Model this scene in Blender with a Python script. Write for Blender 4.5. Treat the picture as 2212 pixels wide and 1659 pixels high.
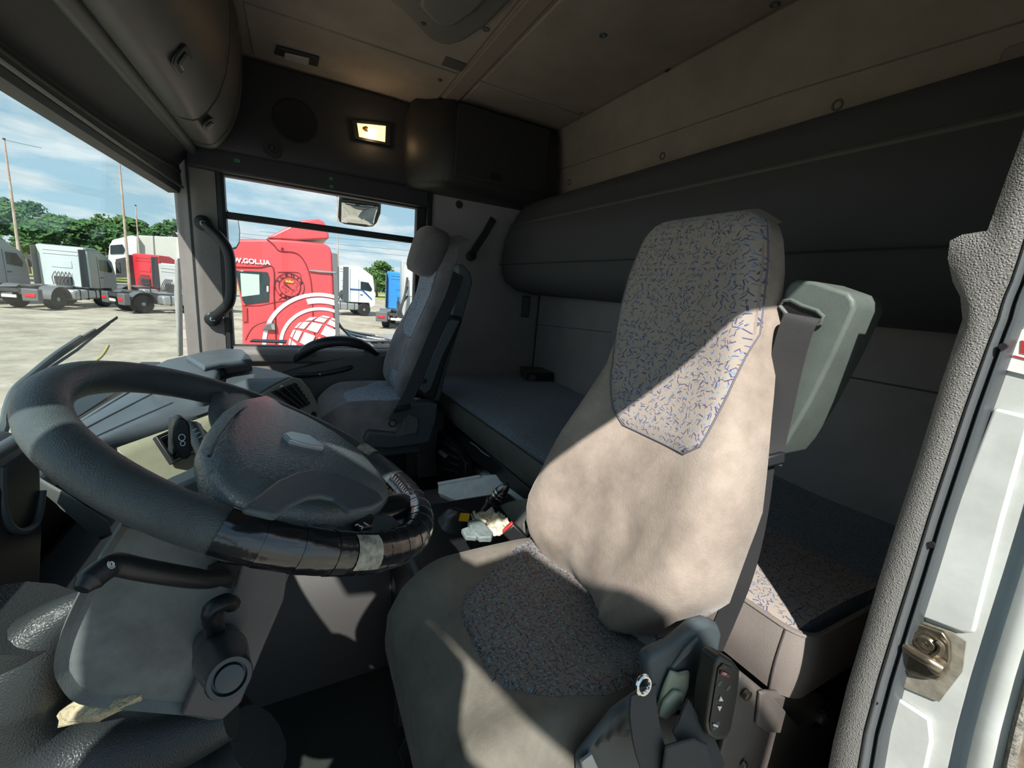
import bpy, bmesh, math, random
from math import sin, cos, pi, radians, sqrt, exp, atan2
from mathutils import Vector, Matrix, noise

for o in list(bpy.data.objects): bpy.data.objects.remove(o, do_unlink=True)
S = bpy.context.scene
COL = S.collection
random.seed(7)

# ------------------------------------------------------------------ camera
W_, H_, F_ = 2212.0, 1659.0, 895.0
_p, _r, _a = radians(12.5), radians(5.0), radians(27.9)
FW = Vector((cos(_p)*cos(_a), -cos(_p)*sin(_a), -sin(_p)))
_rt = Vector((-sin(_a), -cos(_a), 0)); _up = _rt.cross(FW)
RT = _rt*cos(_r) + _up*sin(_r)
UP = -_rt*sin(_r) + _up*cos(_r)
cam_d = bpy.data.cameras.new('camera'); cam = bpy.data.objects.new('camera', cam_d); COL.objects.link(cam)
cam_d.sensor_width = 36.0; cam_d.lens = F_/W_*36.0; cam_d.clip_start = 0.01; cam_d.clip_end = 500
M4 = Matrix.Identity(4)
for i in range(3):
    M4[i][0], M4[i][1], M4[i][2] = RT[i], UP[i], -FW[i]
cam.matrix_world = M4
S.camera = cam

# ------------------------------------------------------------------ view / sun / sky
S.view_settings.view_transform = 'Standard'; S.view_settings.look = 'None'
S.view_settings.gamma = 1.0; S.view_settings.use_curve_mapping = False
S.view_settings.exposure = 0.0
SUN_DIR = Vector((0.566, -0.397, -0.723)).normalized()
sd = bpy.data.lights.new('sun', 'SUN'); sd.energy = 7.5; sd.color = (1.0, 0.955, 0.89); sd.angle = radians(0.6)
sun = bpy.data.objects.new('sun', sd); COL.objects.link(sun)
sun.rotation_euler = SUN_DIR.to_track_quat('-Z', 'Y').to_euler(); sun.location = (-3, 3, 6)

wd = bpy.data.worlds.new('sky'); S.world = wd; wd.use_nodes = True
def build_world():
    nt = wd.node_tree; nt.nodes.clear(); N = nt.nodes.new; L = nt.links.new
    tc = N('ShaderNodeTexCoord'); sep = N('ShaderNodeSeparateXYZ'); L(tc.outputs['Generated'], sep.inputs[0])
    zc = N('ShaderNodeMath'); zc.operation = 'MAXIMUM'; zc.inputs[1].default_value = 0.0; L(sep.outputs[2], zc.inputs[0])
    pw = N('ShaderNodeMath'); pw.operation = 'POWER'; pw.inputs[1].default_value = 0.6; L(zc.outputs[0], pw.inputs[0])
    base = N('ShaderNodeMix'); base.data_type = 'RGBA'
    base.inputs[6].default_value = (0.50, 0.70, 0.80, 1); base.inputs[7].default_value = (0.10, 0.30, 0.52, 1)
    L(pw.outputs[0], base.inputs[0])
    za = N('ShaderNodeMath'); za.operation = 'ADD'; za.inputs[1].default_value = 0.14; L(zc.outputs[0], za.inputs[0])
    cmb = N('ShaderNodeCombineXYZ')
    for k in (0, 1):
        d = N('ShaderNodeMath'); d.operation = 'DIVIDE'; L(sep.outputs[k], d.inputs[0]); L(za.outputs[0], d.inputs[1]); L(d.outputs[0], cmb.inputs[k])
    nz = N('ShaderNodeTexNoise'); nz.inputs['Scale'].default_value = 1.1; nz.inputs['Detail'].default_value = 7; nz.inputs['Roughness'].default_value = 0.58
    L(cmb.outputs[0], nz.inputs['Vector'])
    rp = N('ShaderNodeValToRGB'); rp.color_ramp.elements[0].position = 0.455; rp.color_ramp.elements[1].position = 0.60
    L(nz.outputs[0], rp.inputs[0])
    nz2 = N('ShaderNodeTexNoise'); nz2.inputs['Scale'].default_value = 3.3; nz2.inputs['Detail'].default_value = 5
    L(cmb.outputs[0], nz2.inputs['Vector'])
    cc = N('ShaderNodeMix'); cc.data_type = 'RGBA'; cc.inputs[6].default_value = (0.52, 0.62, 0.70, 1); cc.inputs[7].default_value = (0.92, 0.96, 0.98, 1)
    L(nz2.outputs[0], cc.inputs[0])
    mx = N('ShaderNodeMix'); mx.data_type = 'RGBA'; L(rp.outputs[0], mx.inputs[0]); L(base.outputs[2], mx.inputs[6]); L(cc.outputs[2], mx.inputs[7])
    bg = N('ShaderNodeBackground'); bg.inputs[1].default_value = 1.15; L(mx.outputs[2], bg.inputs[0])
    out = N('ShaderNodeOutputWorld'); L(bg.outputs[0], out.inputs[0])
build_world()

# ------------------------------------------------------------------ helpers
def ray(px, py): return FW + RT*((px-W_/2)/F_) - UP*((py-H_/2)/F_)
def at(px, py, x=None, y=None, z=None, pl=None):
    """a point of the photograph put at a known distance (a plane of the cab or yard)"""
    d = ray(px, py)
    if x is not None: t = x/d.x
    elif y is not None: t = y/d.y
    elif z is not None: t = z/d.z
    else: t = Vector(pl[1]).dot(Vector(pl[0]))/d.dot(Vector(pl[0]))
    return d*t
V = Vector
ORG = {}
def smooth_mesh(me, ang):
    if ang is None: return
    me.polygons.foreach_set('use_smooth', [True]*len(me.polygons))
    try: me.set_sharp_from_angle(angle=radians(ang))
    except Exception: pass
class MB:
    """collects vertices and faces in world space; build() links them as one mesh object"""
    def __init__(s): s.v = []; s.f = []
    def add(s, vs, fs):
        b = len(s.v); s.v += [Vector(p) for p in vs]; s.f += [[b+i for i in f] for f in fs]; return s
    def box(s, lo, hi):
        x0, y0, z0 = lo; x1, y1, z1 = hi
        vs = [(x0,y0,z0),(x1,y0,z0),(x1,y1,z0),(x0,y1,z0),(x0,y0,z1),(x1,y0,z1),(x1,y1,z1),(x0,y1,z1)]
        return s.add(vs, [(0,3,2,1),(4,5,6,7),(0,1,5,4),(1,2,6,5),(2,3,7,6),(3,0,4,7)])
    def obox(s, c, size, rot):
        """oriented box: centre, full sizes, 3x3 matrix (columns = axes)"""
        c = Vector(c); h = [k/2 for k in size]; vs = []
        for dx, dy, dz in [(-1,-1,-1),(1,-1,-1),(1,1,-1),(-1,1,-1),(-1,-1,1),(1,-1,1),(1,1,1),(-1,1,1)]:
            vs.append(c + rot @ Vector((dx*h[0], dy*h[1], dz*h[2])))
        return s.add(vs, [(0,3,2,1),(4,5,6,7),(0,1,5,4),(1,2,6,5),(2,3,7,6),(3,0,4,7)])
    def prism(s, pts, off):
        """planar outline pushed back along off: real thickness"""
        pts = [Vector(p) for p in pts]; off = Vector(off); n = len(pts)
        vs = pts + [p+off for p in pts]
        fs = [list(range(n)), list(range(2*n-1, n-1, -1))] + [[i, i+n, (i+1)%n+n, (i+1)%n] for i in range(n)]
        return s.add(vs, fs)
    def rings(s, R, close=True, cap=True, loop=False):
        n = len(R[0]); m = len(R); vs = [p for r in R for p in r]; fs = []
        for i in range(m if loop else m-1):
            for j in range(n if close else n-1):
                a = i*n+j; b = i*n+(j+1)%n; c = ((i+1)%m)*n+(j+1)%n; d = ((i+1)%m)*n+j
                fs.append((a, b, c, d))
        if cap and not loop and close:
            fs.append(list(range(n-1, -1, -1))); fs.append([(m-1)*n+k for k in range(n)])
        return s.add(vs, fs)
    def tube(s, path, rad, seg=10, cap=True, loop=False, flat=None):
        path = [Vector(p) for p in path]; n = len(path)
        if not isinstance(rad, (list, tuple)): rad = [rad]*n
        R = []; prev = None
        for i, p in enumerate(path):
            if loop: t = (path[(i+1)%n]-path[i-1])
            else: t = path[min(i+1, n-1)]-path[max(i-1, 0)]
            t = t.normalized()
            if prev is None:
                u = t.orthogonal().normalized()
                if flat is not None:
                    u = (Vector(flat[0]) - t*t.dot(Vector(flat[0]))).normalized()
            else:
                u = (prev - t*t.dot(prev)).normalized()
                if flat is not None and len(flat) > 2:
                    u = (Vector(flat[0]) - t*t.dot(Vector(flat[0]))).normalized()
            prev = u; w = t.cross(u)
            k = flat[1] if flat is not None else 1.0
            R.append([p + (u*cos(2*pi*j/seg) + w*(sin(2*pi*j/seg)*k))*rad[i] for j in range(seg)])
        return s.rings(R, True, cap, loop)
    def ribbon(s, path, side, width, thick):
        """flat strap: path, side direction per point (or one), full width, thickness"""
        path = [Vector(p) for p in path]; n = len(path); R = []
        if not isinstance(side, list): side = [side]*n
        for i, p in enumerate(path):
            t = (path[min(i+1, n-1)]-path[max(i-1, 0)]).normalized()
            sd_ = Vector(side[i]); sd_ = (sd_ - t*t.dot(sd_)).normalized(); nn = t.cross(sd_)
            R.append([p+sd_*width/2+nn*thick/2, p-sd_*width/2+nn*thick/2, p-sd_*width/2-nn*thick/2, p+sd_*width/2-nn*thick/2])
        return s.rings(R)
    def lathe(s, o, d, prof, seg=20, u=None):
        """profile [(distance along d, radius)]"""
        o = Vector(o); d = Vector(d).normalized(); u = d.orthogonal().normalized() if u is None else Vector(u).normalized(); w = d.cross(u); R = []
        for h, r in prof:
            R.append([o + d*h + (u*cos(2*pi*j/seg)+w*sin(2*pi*j/seg))*max(r, 1e-5) for j in range(seg)])
        return s.rings(R)
    def ell(s, c, r, seg=14, rows=9, fn=None):
        c = Vector(c); R = []
        for i in range(rows+1):
            t = -pi/2 + pi*i/rows; ring = []
            for j in range(seg):
                a = 2*pi*j/seg; q = Vector((cos(t)*cos(a)*r[0], cos(t)*sin(a)*r[1], sin(t)*r[2]))
                if fn: q = fn(q)
                ring.append(c+q)
            R.append(ring)
        return s.rings(R)
    def grid(s, fn, nu, nv):
        vs = [fn(i/nu, j/nv) for j in range(nv+1) for i in range(nu+1)]
        fs = [(j*(nu+1)+i, j*(nu+1)+i+1, (j+1)*(nu+1)+i+1, (j+1)*(nu+1)+i) for j in range(nv) for i in range(nu)]
        return s.add(vs, fs)
    def slab(s, fn, nu, nv, off):
        """curved sheet fn(u,v) with thickness off (vector or function)"""
        o = (lambda u, v: Vector(off)) if not callable(off) else off
        a = [fn(i/nu, j/nv) for j in range(nv+1) for i in range(nu+1)]
        b = [fn(i/nu, j/nv)+o(i/nu, j/nv) for j in range(nv+1) for i in range(nu+1)]
        k = (nu+1)*(nv+1); fs = []
        for j in range(nv):
            for i in range(nu):
                q = (j*(nu+1)+i, j*(nu+1)+i+1, (j+1)*(nu+1)+i+1, (j+1)*(nu+1)+i)
                fs.append(q); fs.append(tuple(k+x for x in reversed(q)))
        bd = [i for i in range(nu+1)] + [j*(nu+1)+nu for j in range(1, nv+1)] + [nv*(nu+1)+i for i in range(nu-1, -1, -1)] + [j*(nu+1) for j in range(nv-1, 0, -1)]
        for a_, b_ in zip(bd, bd[1:]+bd[:1]): fs.append((b_, a_, a_+k, b_+k))
        return s.add(a+b, fs)
    def build(s, name, mat, parent=None, smooth=40, bevel=0, seg=2, sub=0, label=None, cat=None, group=None, kind=None, fixn=True):
        me = bpy.data.meshes.new(name)
        org = ORG.get(parent.name, Vector((0,0,0))) if parent is not None else Vector((0,0,0))
        me.from_pydata([tuple(p-org) for p in s.v], [], s.f); me.update()
        if fixn:
            bm = bmesh.new(); bm.from_mesh(me); bmesh.ops.recalc_face_normals(bm, faces=bm.faces); bm.to_mesh(me); bm.free()
        smooth_mesh(me, smooth)
        if mat is not None: me.materials.append(mat)
        o = bpy.data.objects.new(name, me); COL.objects.link(o)
        if parent is not None: o.parent = parent; ORG[o.name] = org
        if bevel:
            m = o.modifiers.new('bevel', 'BEVEL'); m.width = bevel; m.segments = seg; m.limit_method = 'ANGLE'; m.angle_limit = radians(35); m.harden_normals = False
        if sub:
            m = o.modifiers.new('subdivision', 'SUBSURF'); m.levels = sub; m.render_levels = sub
        tag(o, label, cat, group, kind); return o
def tag(o, label=None, cat=None, group=None, kind=None):
    if label: o['label'] = label
    if cat: o['category'] = cat
    if group: o['group'] = group
    if kind: o['kind'] = kind
    return o
def thing(name, loc, label, cat=None, group=None, kind=None):
    o = bpy.data.objects.new(name, None); COL.objects.link(o); o.location = loc; o.empty_display_size = 0.05
    ORG[o.name] = Vector(loc); return tag(o, label, cat, group, kind)
def copy_tree(o, parent=None, org=None):
    c = o.copy(); COL.objects.link(c)
    if parent is not None: c.parent = parent
    for ch in o.children: copy_tree(ch, c)
    return c
def lerp(a, b, t): return a+(b-a)*t
def interp(tab, t):
    """piecewise smooth-ish table lookup [(t, value)]"""
    if t <= tab[0][0]: return tab[0][1]
    for (a, va), (b, vb) in zip(tab, tab[1:]):
        if t <= b: return va + (vb-va)*((t-a)/(b-a) if b > a else 0)
    return tab[-1][1]
def crv(pts, n=8):
    """Catmull-Rom through points"""
    pts = [Vector(p) for p in pts]; out = []
    for i in range(len(pts)-1):
        p0 = pts[max(i-1,0)]; p1 = pts[i]; p2 = pts[i+1]; p3 = pts[min(i+2,len(pts)-1)]
        for k in range(n):
            t = k/n
            out.append(0.5*((2*p1)+(p2-p0)*t+(2*p0-5*p1+4*p2-p3)*t*t+(-p0+3*p1-3*p2+p3)*t**3))
    out.append(pts[-1]); return out
def rrect(c, u, v, w, h, r, n=4):
    """rounded rectangle outline around c in the plane u,v"""
    c, u, v = Vector(c), Vector(u).normalized(), Vector(v).normalized(); out = []
    for sx, sy, a0 in ((1,1,0),(-1,1,90),(-1,-1,180),(1,-1,270)):
        for k in range(n+1):
            a = radians(a0+90*k/n); out.append(c + u*(sx*(w/2-r)+r*cos(a)) + v*(sy*(h/2-r)+r*sin(a)))
    return out
def text_mesh(name, txt, size, mat, parent, mw, depth=0.002, align='CENTER', label=None, space=1.0, offset=0.0):
    cu = bpy.data.curves.new(name, 'FONT'); cu.body = txt; cu.size = size; cu.extrude = depth; cu.align_x = align; cu.align_y = 'CENTER'; cu.space_character = space; cu.offset = offset
    t = bpy.data.objects.new(name+'_tmp', cu); COL.objects.link(t)
    dg = bpy.context.evaluated_depsgraph_get(); dg.update()
    me = bpy.data.meshes.new_from_object(t.evaluated_get(dg)); bpy.data.objects.remove(t, do_unlink=True)
    org = ORG.get(parent.name, Vector((0,0,0))) if parent is not None else Vector((0,0,0))
    me.transform(Matrix.Translation(-org) @ mw); me.materials.clear(); me.materials.append(mat)
    o = bpy.data.objects.new(name, me); COL.objects.link(o); o.parent = parent; ORG[o.name] = org
    if label: o['label'] = label
    return o
def frame_mat(o, u, v):
    u = Vector(u).normalized(); v = Vector(v); v = (v-u*u.dot(v)).normalized(); n = u.cross(v)
    m = Matrix.Identity(4)
    for i in range(3): m[i][0], m[i][1], m[i][2], m[i][3] = u[i], v[i], n[i], o[i]
    return m

# ------------------------------------------------------------------ materials
MATS = {}
def mat(name, col, rough=0.6, metal=0.0, spec=0.5, bump=0.0, bscale=300, bdetail=2, var=0.0, vscale=8, sheen=0.0, coat=0.0, emit=None, estr=1.0, dirt=None, btype='noise', trans=0.0, bdist=0.001):
    if name in MATS: return MATS[name]
    m = bpy.data.materials.new(name); m.use_nodes = True; nt = m.node_tree; N = nt.nodes.new; L = nt.links.new
    b = nt.nodes['Principled BSDF']; c = (*col, 1)
    b.inputs['Base Color'].default_value = c; b.inputs['Roughness'].default_value = rough; b.inputs['Metallic'].default_value = metal
    b.inputs['Specular IOR Level'].default_value = spec
    if sheen: b.inputs['Sheen Weight'].default_value = sheen; b.inputs['Sheen Roughness'].default_value = 0.4
    if coat: b.inputs['Coat Weight'].default_value = coat; b.inputs['Coat Roughness'].default_value = 0.12
    if trans: b.inputs['Transmission Weight'].default_value = trans
    tc = N('ShaderNodeTexCoord')
    if var or dirt:
        nz = N('ShaderNodeTexNoise'); nz.inputs['Scale'].default_value = vscale; nz.inputs['Detail'].default_value = 6; nz.inputs['Roughness'].default_value = 0.65
        L(tc.outputs['Object'], nz.inputs['Vector'])
        rp = N('ShaderNodeValToRGB'); rp.color_ramp.elements[0].position = 0.32; rp.color_ramp.elements[1].position = 0.70
        c0 = tuple(max(0, k*(1-var)) for k in col); c1 = tuple(min(1, k*(1+var)) for k in col)
        rp.color_ramp.elements[0].color = (*(dirt if dirt else c0), 1); rp.color_ramp.elements[1].color = (*c1, 1)
        L(nz.outputs[0], rp.inputs[0]); L(rp.outputs[0], b.inputs['Base Color'])
    if bump:
        if btype == 'leather':
            t = N('ShaderNodeTexVoronoi'); t.inputs['Scale'].default_value = bscale; t.feature = 'DISTANCE_TO_EDGE'; so = t.outputs[0]
        elif btype == 'weave':
            t = N('ShaderNodeTexWave'); t.inputs['Scale'].default_value = bscale; t.bands_direction = 'DIAGONAL'; so = t.outputs[1]
        else:
            t = N('ShaderNodeTexNoise'); t.inputs['Scale'].default_value = bscale; t.inputs['Detail'].default_value = bdetail; so = t.outputs[0]
        L(tc.outputs['Object'], t.inputs['Vector'])
        bp = N('ShaderNodeBump'); bp.inputs['Strength'].default_value = bump; bp.inputs['Distance'].default_value = bdist
        L(so, bp.inputs['Height']); L(bp.outputs[0], b.inputs['Normal'])
    if emit: b.inputs['Emission Color'].default_value = (*emit, 1); b.inputs['Emission Strength'].default_value = estr
    MATS[name] = m; return m
def dash_pattern(name, base, colours, scale, cover=0.5, rough=0.9, sheen=0.2):
    """woven cloth strewn with short coloured strokes: each Voronoi cell holds one turned dash"""
    m = bpy.data.materials.new(name); m.use_nodes = True; nt = m.node_tree; N = nt.nodes.new; L = nt.links.new
    b = nt.nodes['Principled BSDF']; b.inputs['Roughness'].default_value = rough; b.inputs['Sheen Weight'].default_value = sheen
    b.inputs['Specular IOR Level'].default_value = 0.2
    tc = N('ShaderNodeTexCoord'); uvm = N('ShaderNodeMapping'); L(tc.outputs['UV'], uvm.inputs[0])
    nz = N('ShaderNodeTexNoise'); nz.inputs['Scale'].default_value = 26; nz.inputs['Detail'].default_value = 3; L(uvm.outputs[0], nz.inputs['Vector'])
    bc = N('ShaderNodeMix'); bc.data_type = 'RGBA'; bc.inputs[6].default_value = (*[k*0.86 for k in base], 1); bc.inputs[7].default_value = (*[min(1, k*1.12) for k in base], 1)
    L(nz.outputs[0], bc.inputs[0]); cur = bc.outputs[2]
    for k, (col, ln, wd_, sc) in enumerate(colours):
        mp = N('ShaderNodeVectorMath'); mp.operation = 'MULTIPLY_ADD'; L(uvm.outputs[0], mp.inputs[0]); mp.inputs[1].default_value = (scale*sc,)*3; mp.inputs[2].default_value = (k*7.31, k*3.77, 0)
        vo = N('ShaderNodeTexVoronoi'); vo.voronoi_dimensions = '2D'; vo.inputs['Scale'].default_value = 1.0; vo.inputs['Randomness'].default_value = 0.9
        L(mp.outputs[0], vo.inputs['Vector'])
        df = N('ShaderNodeVectorMath'); df.operation = 'SUBTRACT'; L(mp.outputs[0], df.inputs[0]); L(vo.outputs['Position'], df.inputs[1])
        sp = N('ShaderNodeSeparateColor'); L(vo.outputs['Color'], sp.inputs[0])
        ang = N('ShaderNodeMath'); ang.operation = 'MULTIPLY'; ang.inputs[1].default_value = 6.283; L(sp.outputs[0], ang.inputs[0])
        vr = N('ShaderNodeVectorRotate'); vr.rotation_type = 'Z_AXIS'; L(df.outputs[0], vr.inputs['Vector']); L(ang.outputs[0], vr.inputs['Angle'])
        sx = N('ShaderNodeSeparateXYZ'); L(vr.outputs[0], sx.inputs[0]); prev = None
        for ax, lim in ((0, ln), (1, wd_)):
            ab = N('ShaderNodeMath'); ab.operation = 'ABSOLUTE'; L(sx.outputs[ax], ab.inputs[0])
            lt = N('ShaderNodeMath'); lt.operation = 'LESS_THAN'; lt.inputs[1].default_value = lim; L(ab.outputs[0], lt.inputs[0])
            if prev is None: prev = lt.outputs[0]
            else:
                mu = N('ShaderNodeMath'); mu.operation = 'MULTIPLY'; L(prev, mu.inputs[0]); L(lt.outputs[0], mu.inputs[1]); prev = mu.outputs[0]
        keep = N('ShaderNodeMath'); keep.operation = 'LESS_THAN'; keep.inputs[1].default_value = cover; L(sp.outputs[1], keep.inputs[0])
        mu = N('ShaderNodeMath'); mu.operation = 'MULTIPLY'; L(prev, mu.inputs[0]); L(keep.outputs[0], mu.inputs[1])
        mu2 = N('ShaderNodeMath'); mu2.operation = 'MULTIPLY'; mu2.inputs[1].default_value = 0.85; L(mu.outputs[0], mu2.inputs[0])
        mx = N('ShaderNodeMix'); mx.data_type = 'RGBA'; L(mu2.outputs[0], mx.inputs[0]); L(cur, mx.inputs[6]); mx.inputs[7].default_value = (*col, 1); cur = mx.outputs[2]
    L(cur, b.inputs['Base Color'])
    n2 = N('ShaderNodeTexNoise'); n2.inputs['Scale'].default_value = 420; L(tc.outputs['Object'], n2.inputs['Vector'])
    bp = N('ShaderNodeBump'); bp.inputs['Strength'].default_value = 0.5; bp.inputs['Distance'].default_value = 0.001; L(n2.outputs[0], bp.inputs['Height']); L(bp.outputs[0], b.inputs['Normal'])
    MATS[name] = m; return m
def glass_mat(name, tint=(0.97,0.99,0.98), refl=0.06, haze=0.0):
    m = bpy.data.materials.new(name); m.use_nodes = True; nt = m.node_tree; nt.nodes.clear(); N = nt.nodes.new; L = nt.links.new
    tr = N('ShaderNodeBsdfTransparent'); tr.inputs[0].default_value = (*tint, 1)
    gl = N('ShaderNodeBsdfGlossy'); gl.inputs['Roughness'].default_value = 0.02
    lw = N('ShaderNodeLayerWeight'); lw.inputs[0].default_value = 0.5
    pw = N('ShaderNodeMath'); pw.operation = 'POWER'; pw.inputs[1].default_value = 4.0; L(lw.outputs['Facing'], pw.inputs[0])
    mu = N('ShaderNodeMath'); mu.operation = 'MULTIPLY_ADD'; mu.inputs[1].default_value = 0.22; mu.inputs[2].default_value = refl*0.3; L(pw.outputs[0], mu.inputs[0])
    mx = N('ShaderNodeMixShader'); L(mu.outputs[0], mx.inputs[0]); L(tr.outputs[0], mx.inputs[1]); L(gl.outputs[0], mx.inputs[2])
    last = mx.outputs[0]
    if haze:
        tc = N('ShaderNodeTexCoord'); nz = N('ShaderNodeTexNoise'); nz.inputs['Scale'].default_value = 3.0; nz.inputs['Detail'].default_value = 8; L(tc.outputs['Object'], nz.inputs['Vector'])
        rp = N('ShaderNodeValToRGB'); rp.color_ramp.elements[0].position = 0.45; rp.color_ramp.elements[1].position = 0.8
        rp.color_ramp.elements[1].color = (haze, haze, haze, 1); L(nz.outputs[0], rp.inputs[0])
        df = N('ShaderNodeBsdfDiffuse'); df.inputs[0].default_value = (0.6, 0.6, 0.58, 1)
        m2 = N('ShaderNodeMixShader'); L(rp.outputs[0], m2.inputs[0]); L(last, m2.inputs[1]); L(df.outputs[0], m2.inputs[2]); last = m2.outputs[0]
    out = N('ShaderNodeOutputMaterial'); L(last, out.inputs[0]); MATS[name] = m; return m
def box_uv(o, ax):
    """UVs in metres in the plane of two world directions, for the strewn cloth"""
    me = o.data; uv = me.uv_layers.new(name='uv'); u, v = Vector(ax[0]), Vector(ax[1])
    for lp in me.loops:
        p = me.vertices[lp.vertex_index].co; uv.data[lp.index].uv = (p.dot(u), p.dot(v))

velvet = mat('velvet', (0.415, 0.350, 0.298), 0.95, spec=0.1, bump=0.55, bscale=330, bdetail=6, var=0.06, vscale=9, sheen=0.15, dirt=(0.235,0.195,0.160))
velvet_worn = mat('velvet_worn', (0.185, 0.170, 0.145), 0.95, spec=0.1, bump=0.45, bscale=330, bdetail=5, var=0.25, vscale=14, sheen=0.12)
velvet_dk = mat('velvet_dark', (0.225, 0.205, 0.212), 0.95, spec=0.15, bump=0.4, bscale=260, bdetail=4, var=0.18, vscale=14, sheen=0.2)
cloth = dash_pattern('strewn_cloth', (0.37, 0.32, 0.28), [((0.045,0.05,0.16), 0.42, 0.085, 1.0), ((0.06,0.07,0.20), 0.38, 0.075, 1.13), ((0.10,0.07,0.10), 0.36, 0.07, 1.21), ((0.17,0.27,0.42), 0.20, 0.12, 1.05), ((0.20,0.30,0.38), 0.18, 0.11, 1.3)], 95)
cloth_teal = dash_pattern('strewn_cloth_teal', (0.185, 0.165, 0.152), [((0.022,0.025,0.085), 0.42, 0.09, 1.0), ((0.03,0.035,0.10), 0.38, 0.08, 1.13), ((0.03,0.03,0.05), 0.38, 0.08, 1.21), ((0.12,0.34,0.40), 0.20, 0.14, 0.9)], 118)
cloth_blue = dash_pattern('strewn_cloth_blue', (0.27, 0.30, 0.36), [((0.07,0.10,0.22), 0.42, 0.1, 1.0), ((0.10,0.14,0.30), 0.40, 0.1, 1.2), ((0.48,0.58,0.72), 0.25, 0.15, 1.1)], 85)
plast = mat('dark_plastic', (0.070, 0.088, 0.098), 0.5, spec=0.5, bump=0.25, bscale=700)
plast_blk = mat('black_plastic', (0.012, 0.0135, 0.0155), 0.42, spec=0.5, bump=0.15, bscale=600)
plast_grey = mat('grey_plastic', (0.115, 0.122, 0.116), 0.55, bump=0.3, bscale=600, var=0.08, vscale=20)
plast_green = mat('greenish_grey_plastic', (0.115, 0.142, 0.130), 0.5, bump=0.2, bscale=500, var=0.10, vscale=25)
plast_olive = mat('olive_plastic', (0.36, 0.365, 0.265), 0.5, bump=0.2, bscale=500, var=0.10, vscale=18)
plast_sage = mat('sage_plastic', (0.30, 0.335, 0.25), 0.5, bump=0.2, bscale=500)
trim_brown = mat('brown_grey_plastic', (0.215, 0.190, 0.180), 0.65, bump=0.5, bscale=420, bdetail=3, var=0.10, vscale=10)
trim_dk = mat('charcoal_trim', (0.032, 0.031, 0.034), 0.62, bump=0.35, bscale=450)
liner = mat('headliner_cloth', (0.310, 0.265, 0.230), 0.95, spec=0.1, bump=0.5, bscale=500, bdetail=3, var=0.14, vscale=5)
wall_cloth = mat('wall_cloth', (0.360, 0.335, 0.335), 0.95, spec=0.1, bump=0.5, bscale=500, bdetail=3, var=0.10, vscale=5)
bunk_vinyl = mat('bunk_vinyl', (0.085, 0.088, 0.098), 0.7, spec=0.3, bump=0.3, bscale=60, bdetail=4)
mattress_m = dash_pattern('mattress_cloth', (0.22, 0.265, 0.32), [((0.10,0.12,0.18), 0.42, 0.1, 1.0), ((0.34,0.40,0.48), 0.3, 0.12, 1.2)], 100)
vinyl_tan = mat('taupe_vinyl', (0.250, 0.220, 0.200), 0.5, bump=0.6, bscale=520, btype='leather', var=0.08, vscale=12)
leather = mat('black_leather', (0.062, 0.076, 0.080), 0.42, spec=0.5, bump=0.55, bscale=520, btype='leather', var=0.15, vscale=30)
tape_m = mat('black_tape', (0.010, 0.011, 0.014), 0.16, spec=0.7, coat=0.4, bump=0.5, bscale=38, bdetail=3, bdist=0.003)
rubber = mat('black_rubber', (0.020, 0.021, 0.023), 0.55, bump=0.2, bscale=250)
rubber_grey = mat('grey_rubber', (0.095, 0.105, 0.110), 0.38, spec=0.6, bump=0.35, bscale=160, bdetail=4)
webbing = mat('belt_webbing', (0.055, 0.056, 0.060), 0.7, bump=0.8, bscale=260, btype='weave')
white_paint = mat('white_paint', (0.66, 0.70, 0.68), 0.35, spec=0.5, dirt=(0.50,0.52,0.49), var=0.05, vscale=9)
steel = mat('worn_steel', (0.36, 0.32, 0.25), 0.35, metal=0.9, dirt=(0.16,0.13,0.09), var=0.3, vscale=30)
chrome = mat('chrome', (0.75, 0.77, 0.78), 0.15, metal=1.0)
silver_m = mat('satin_silver', (0.46, 0.50, 0.53), 0.35, metal=0.55)
glass = glass_mat('window_glass', refl=0.05)
glass_ws = glass_mat('windshield_glass', tint=(0.94,0.98,0.97), refl=0.05, haze=0.035)
white_ink = mat('white_ink', (0.85, 0.85, 0.85), 0.6)
black_ink = mat('black_ink', (0.01, 0.01, 0.01), 0.6)
red_plastic = mat('red_plastic', (0.55, 0.03, 0.03), 0.4)
yellow_card = mat('yellow_card', (0.75, 0.42, 0.01), 0.5)
paper = mat('paper', (0.62, 0.58, 0.46), 0.8, var=0.15, vscale=40, bump=0.6, bscale=60, bdist=0.004)
# ================================================================== the cab: the room itself
XW = 2.05          # passenger side wall
def struct(name, label, loc=(0,0,0)): return thing(name, loc, label, None, None, 'structure')
ST = dict(kind='structure')

# floor and engine tunnel
MB().box((0.06, -1.25, -1.06), (2.1, 0.5, -1.0)).build('floor', mat('rubber_floor', (0.028,0.030,0.026), 0.8, bump=0.4, bscale=90, var=0.3, vscale=6), label='dark rubber cab floor below the seats', **ST)
tun = struct('trim_1', 'brown grey engine cover dome between the two seats')
def tunnel(u, v):
    y = lerp(0.34, -0.56, v); a = pi*(u)
    return V((1.15 - 0.22*cos(a)*(abs(cos(a))**-0.35 if abs(cos(a)) > 1e-3 else 1), y, -1.0 + 0.33*abs(sin(a))**0.55))
MB().slab(tunnel, 24, 4, (0, 0, -0.01)).build('engine_cover', mat('engine_cover_plastic', (0.075,0.066,0.066), 0.6, bump=0.4, bscale=400), tun)

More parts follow.
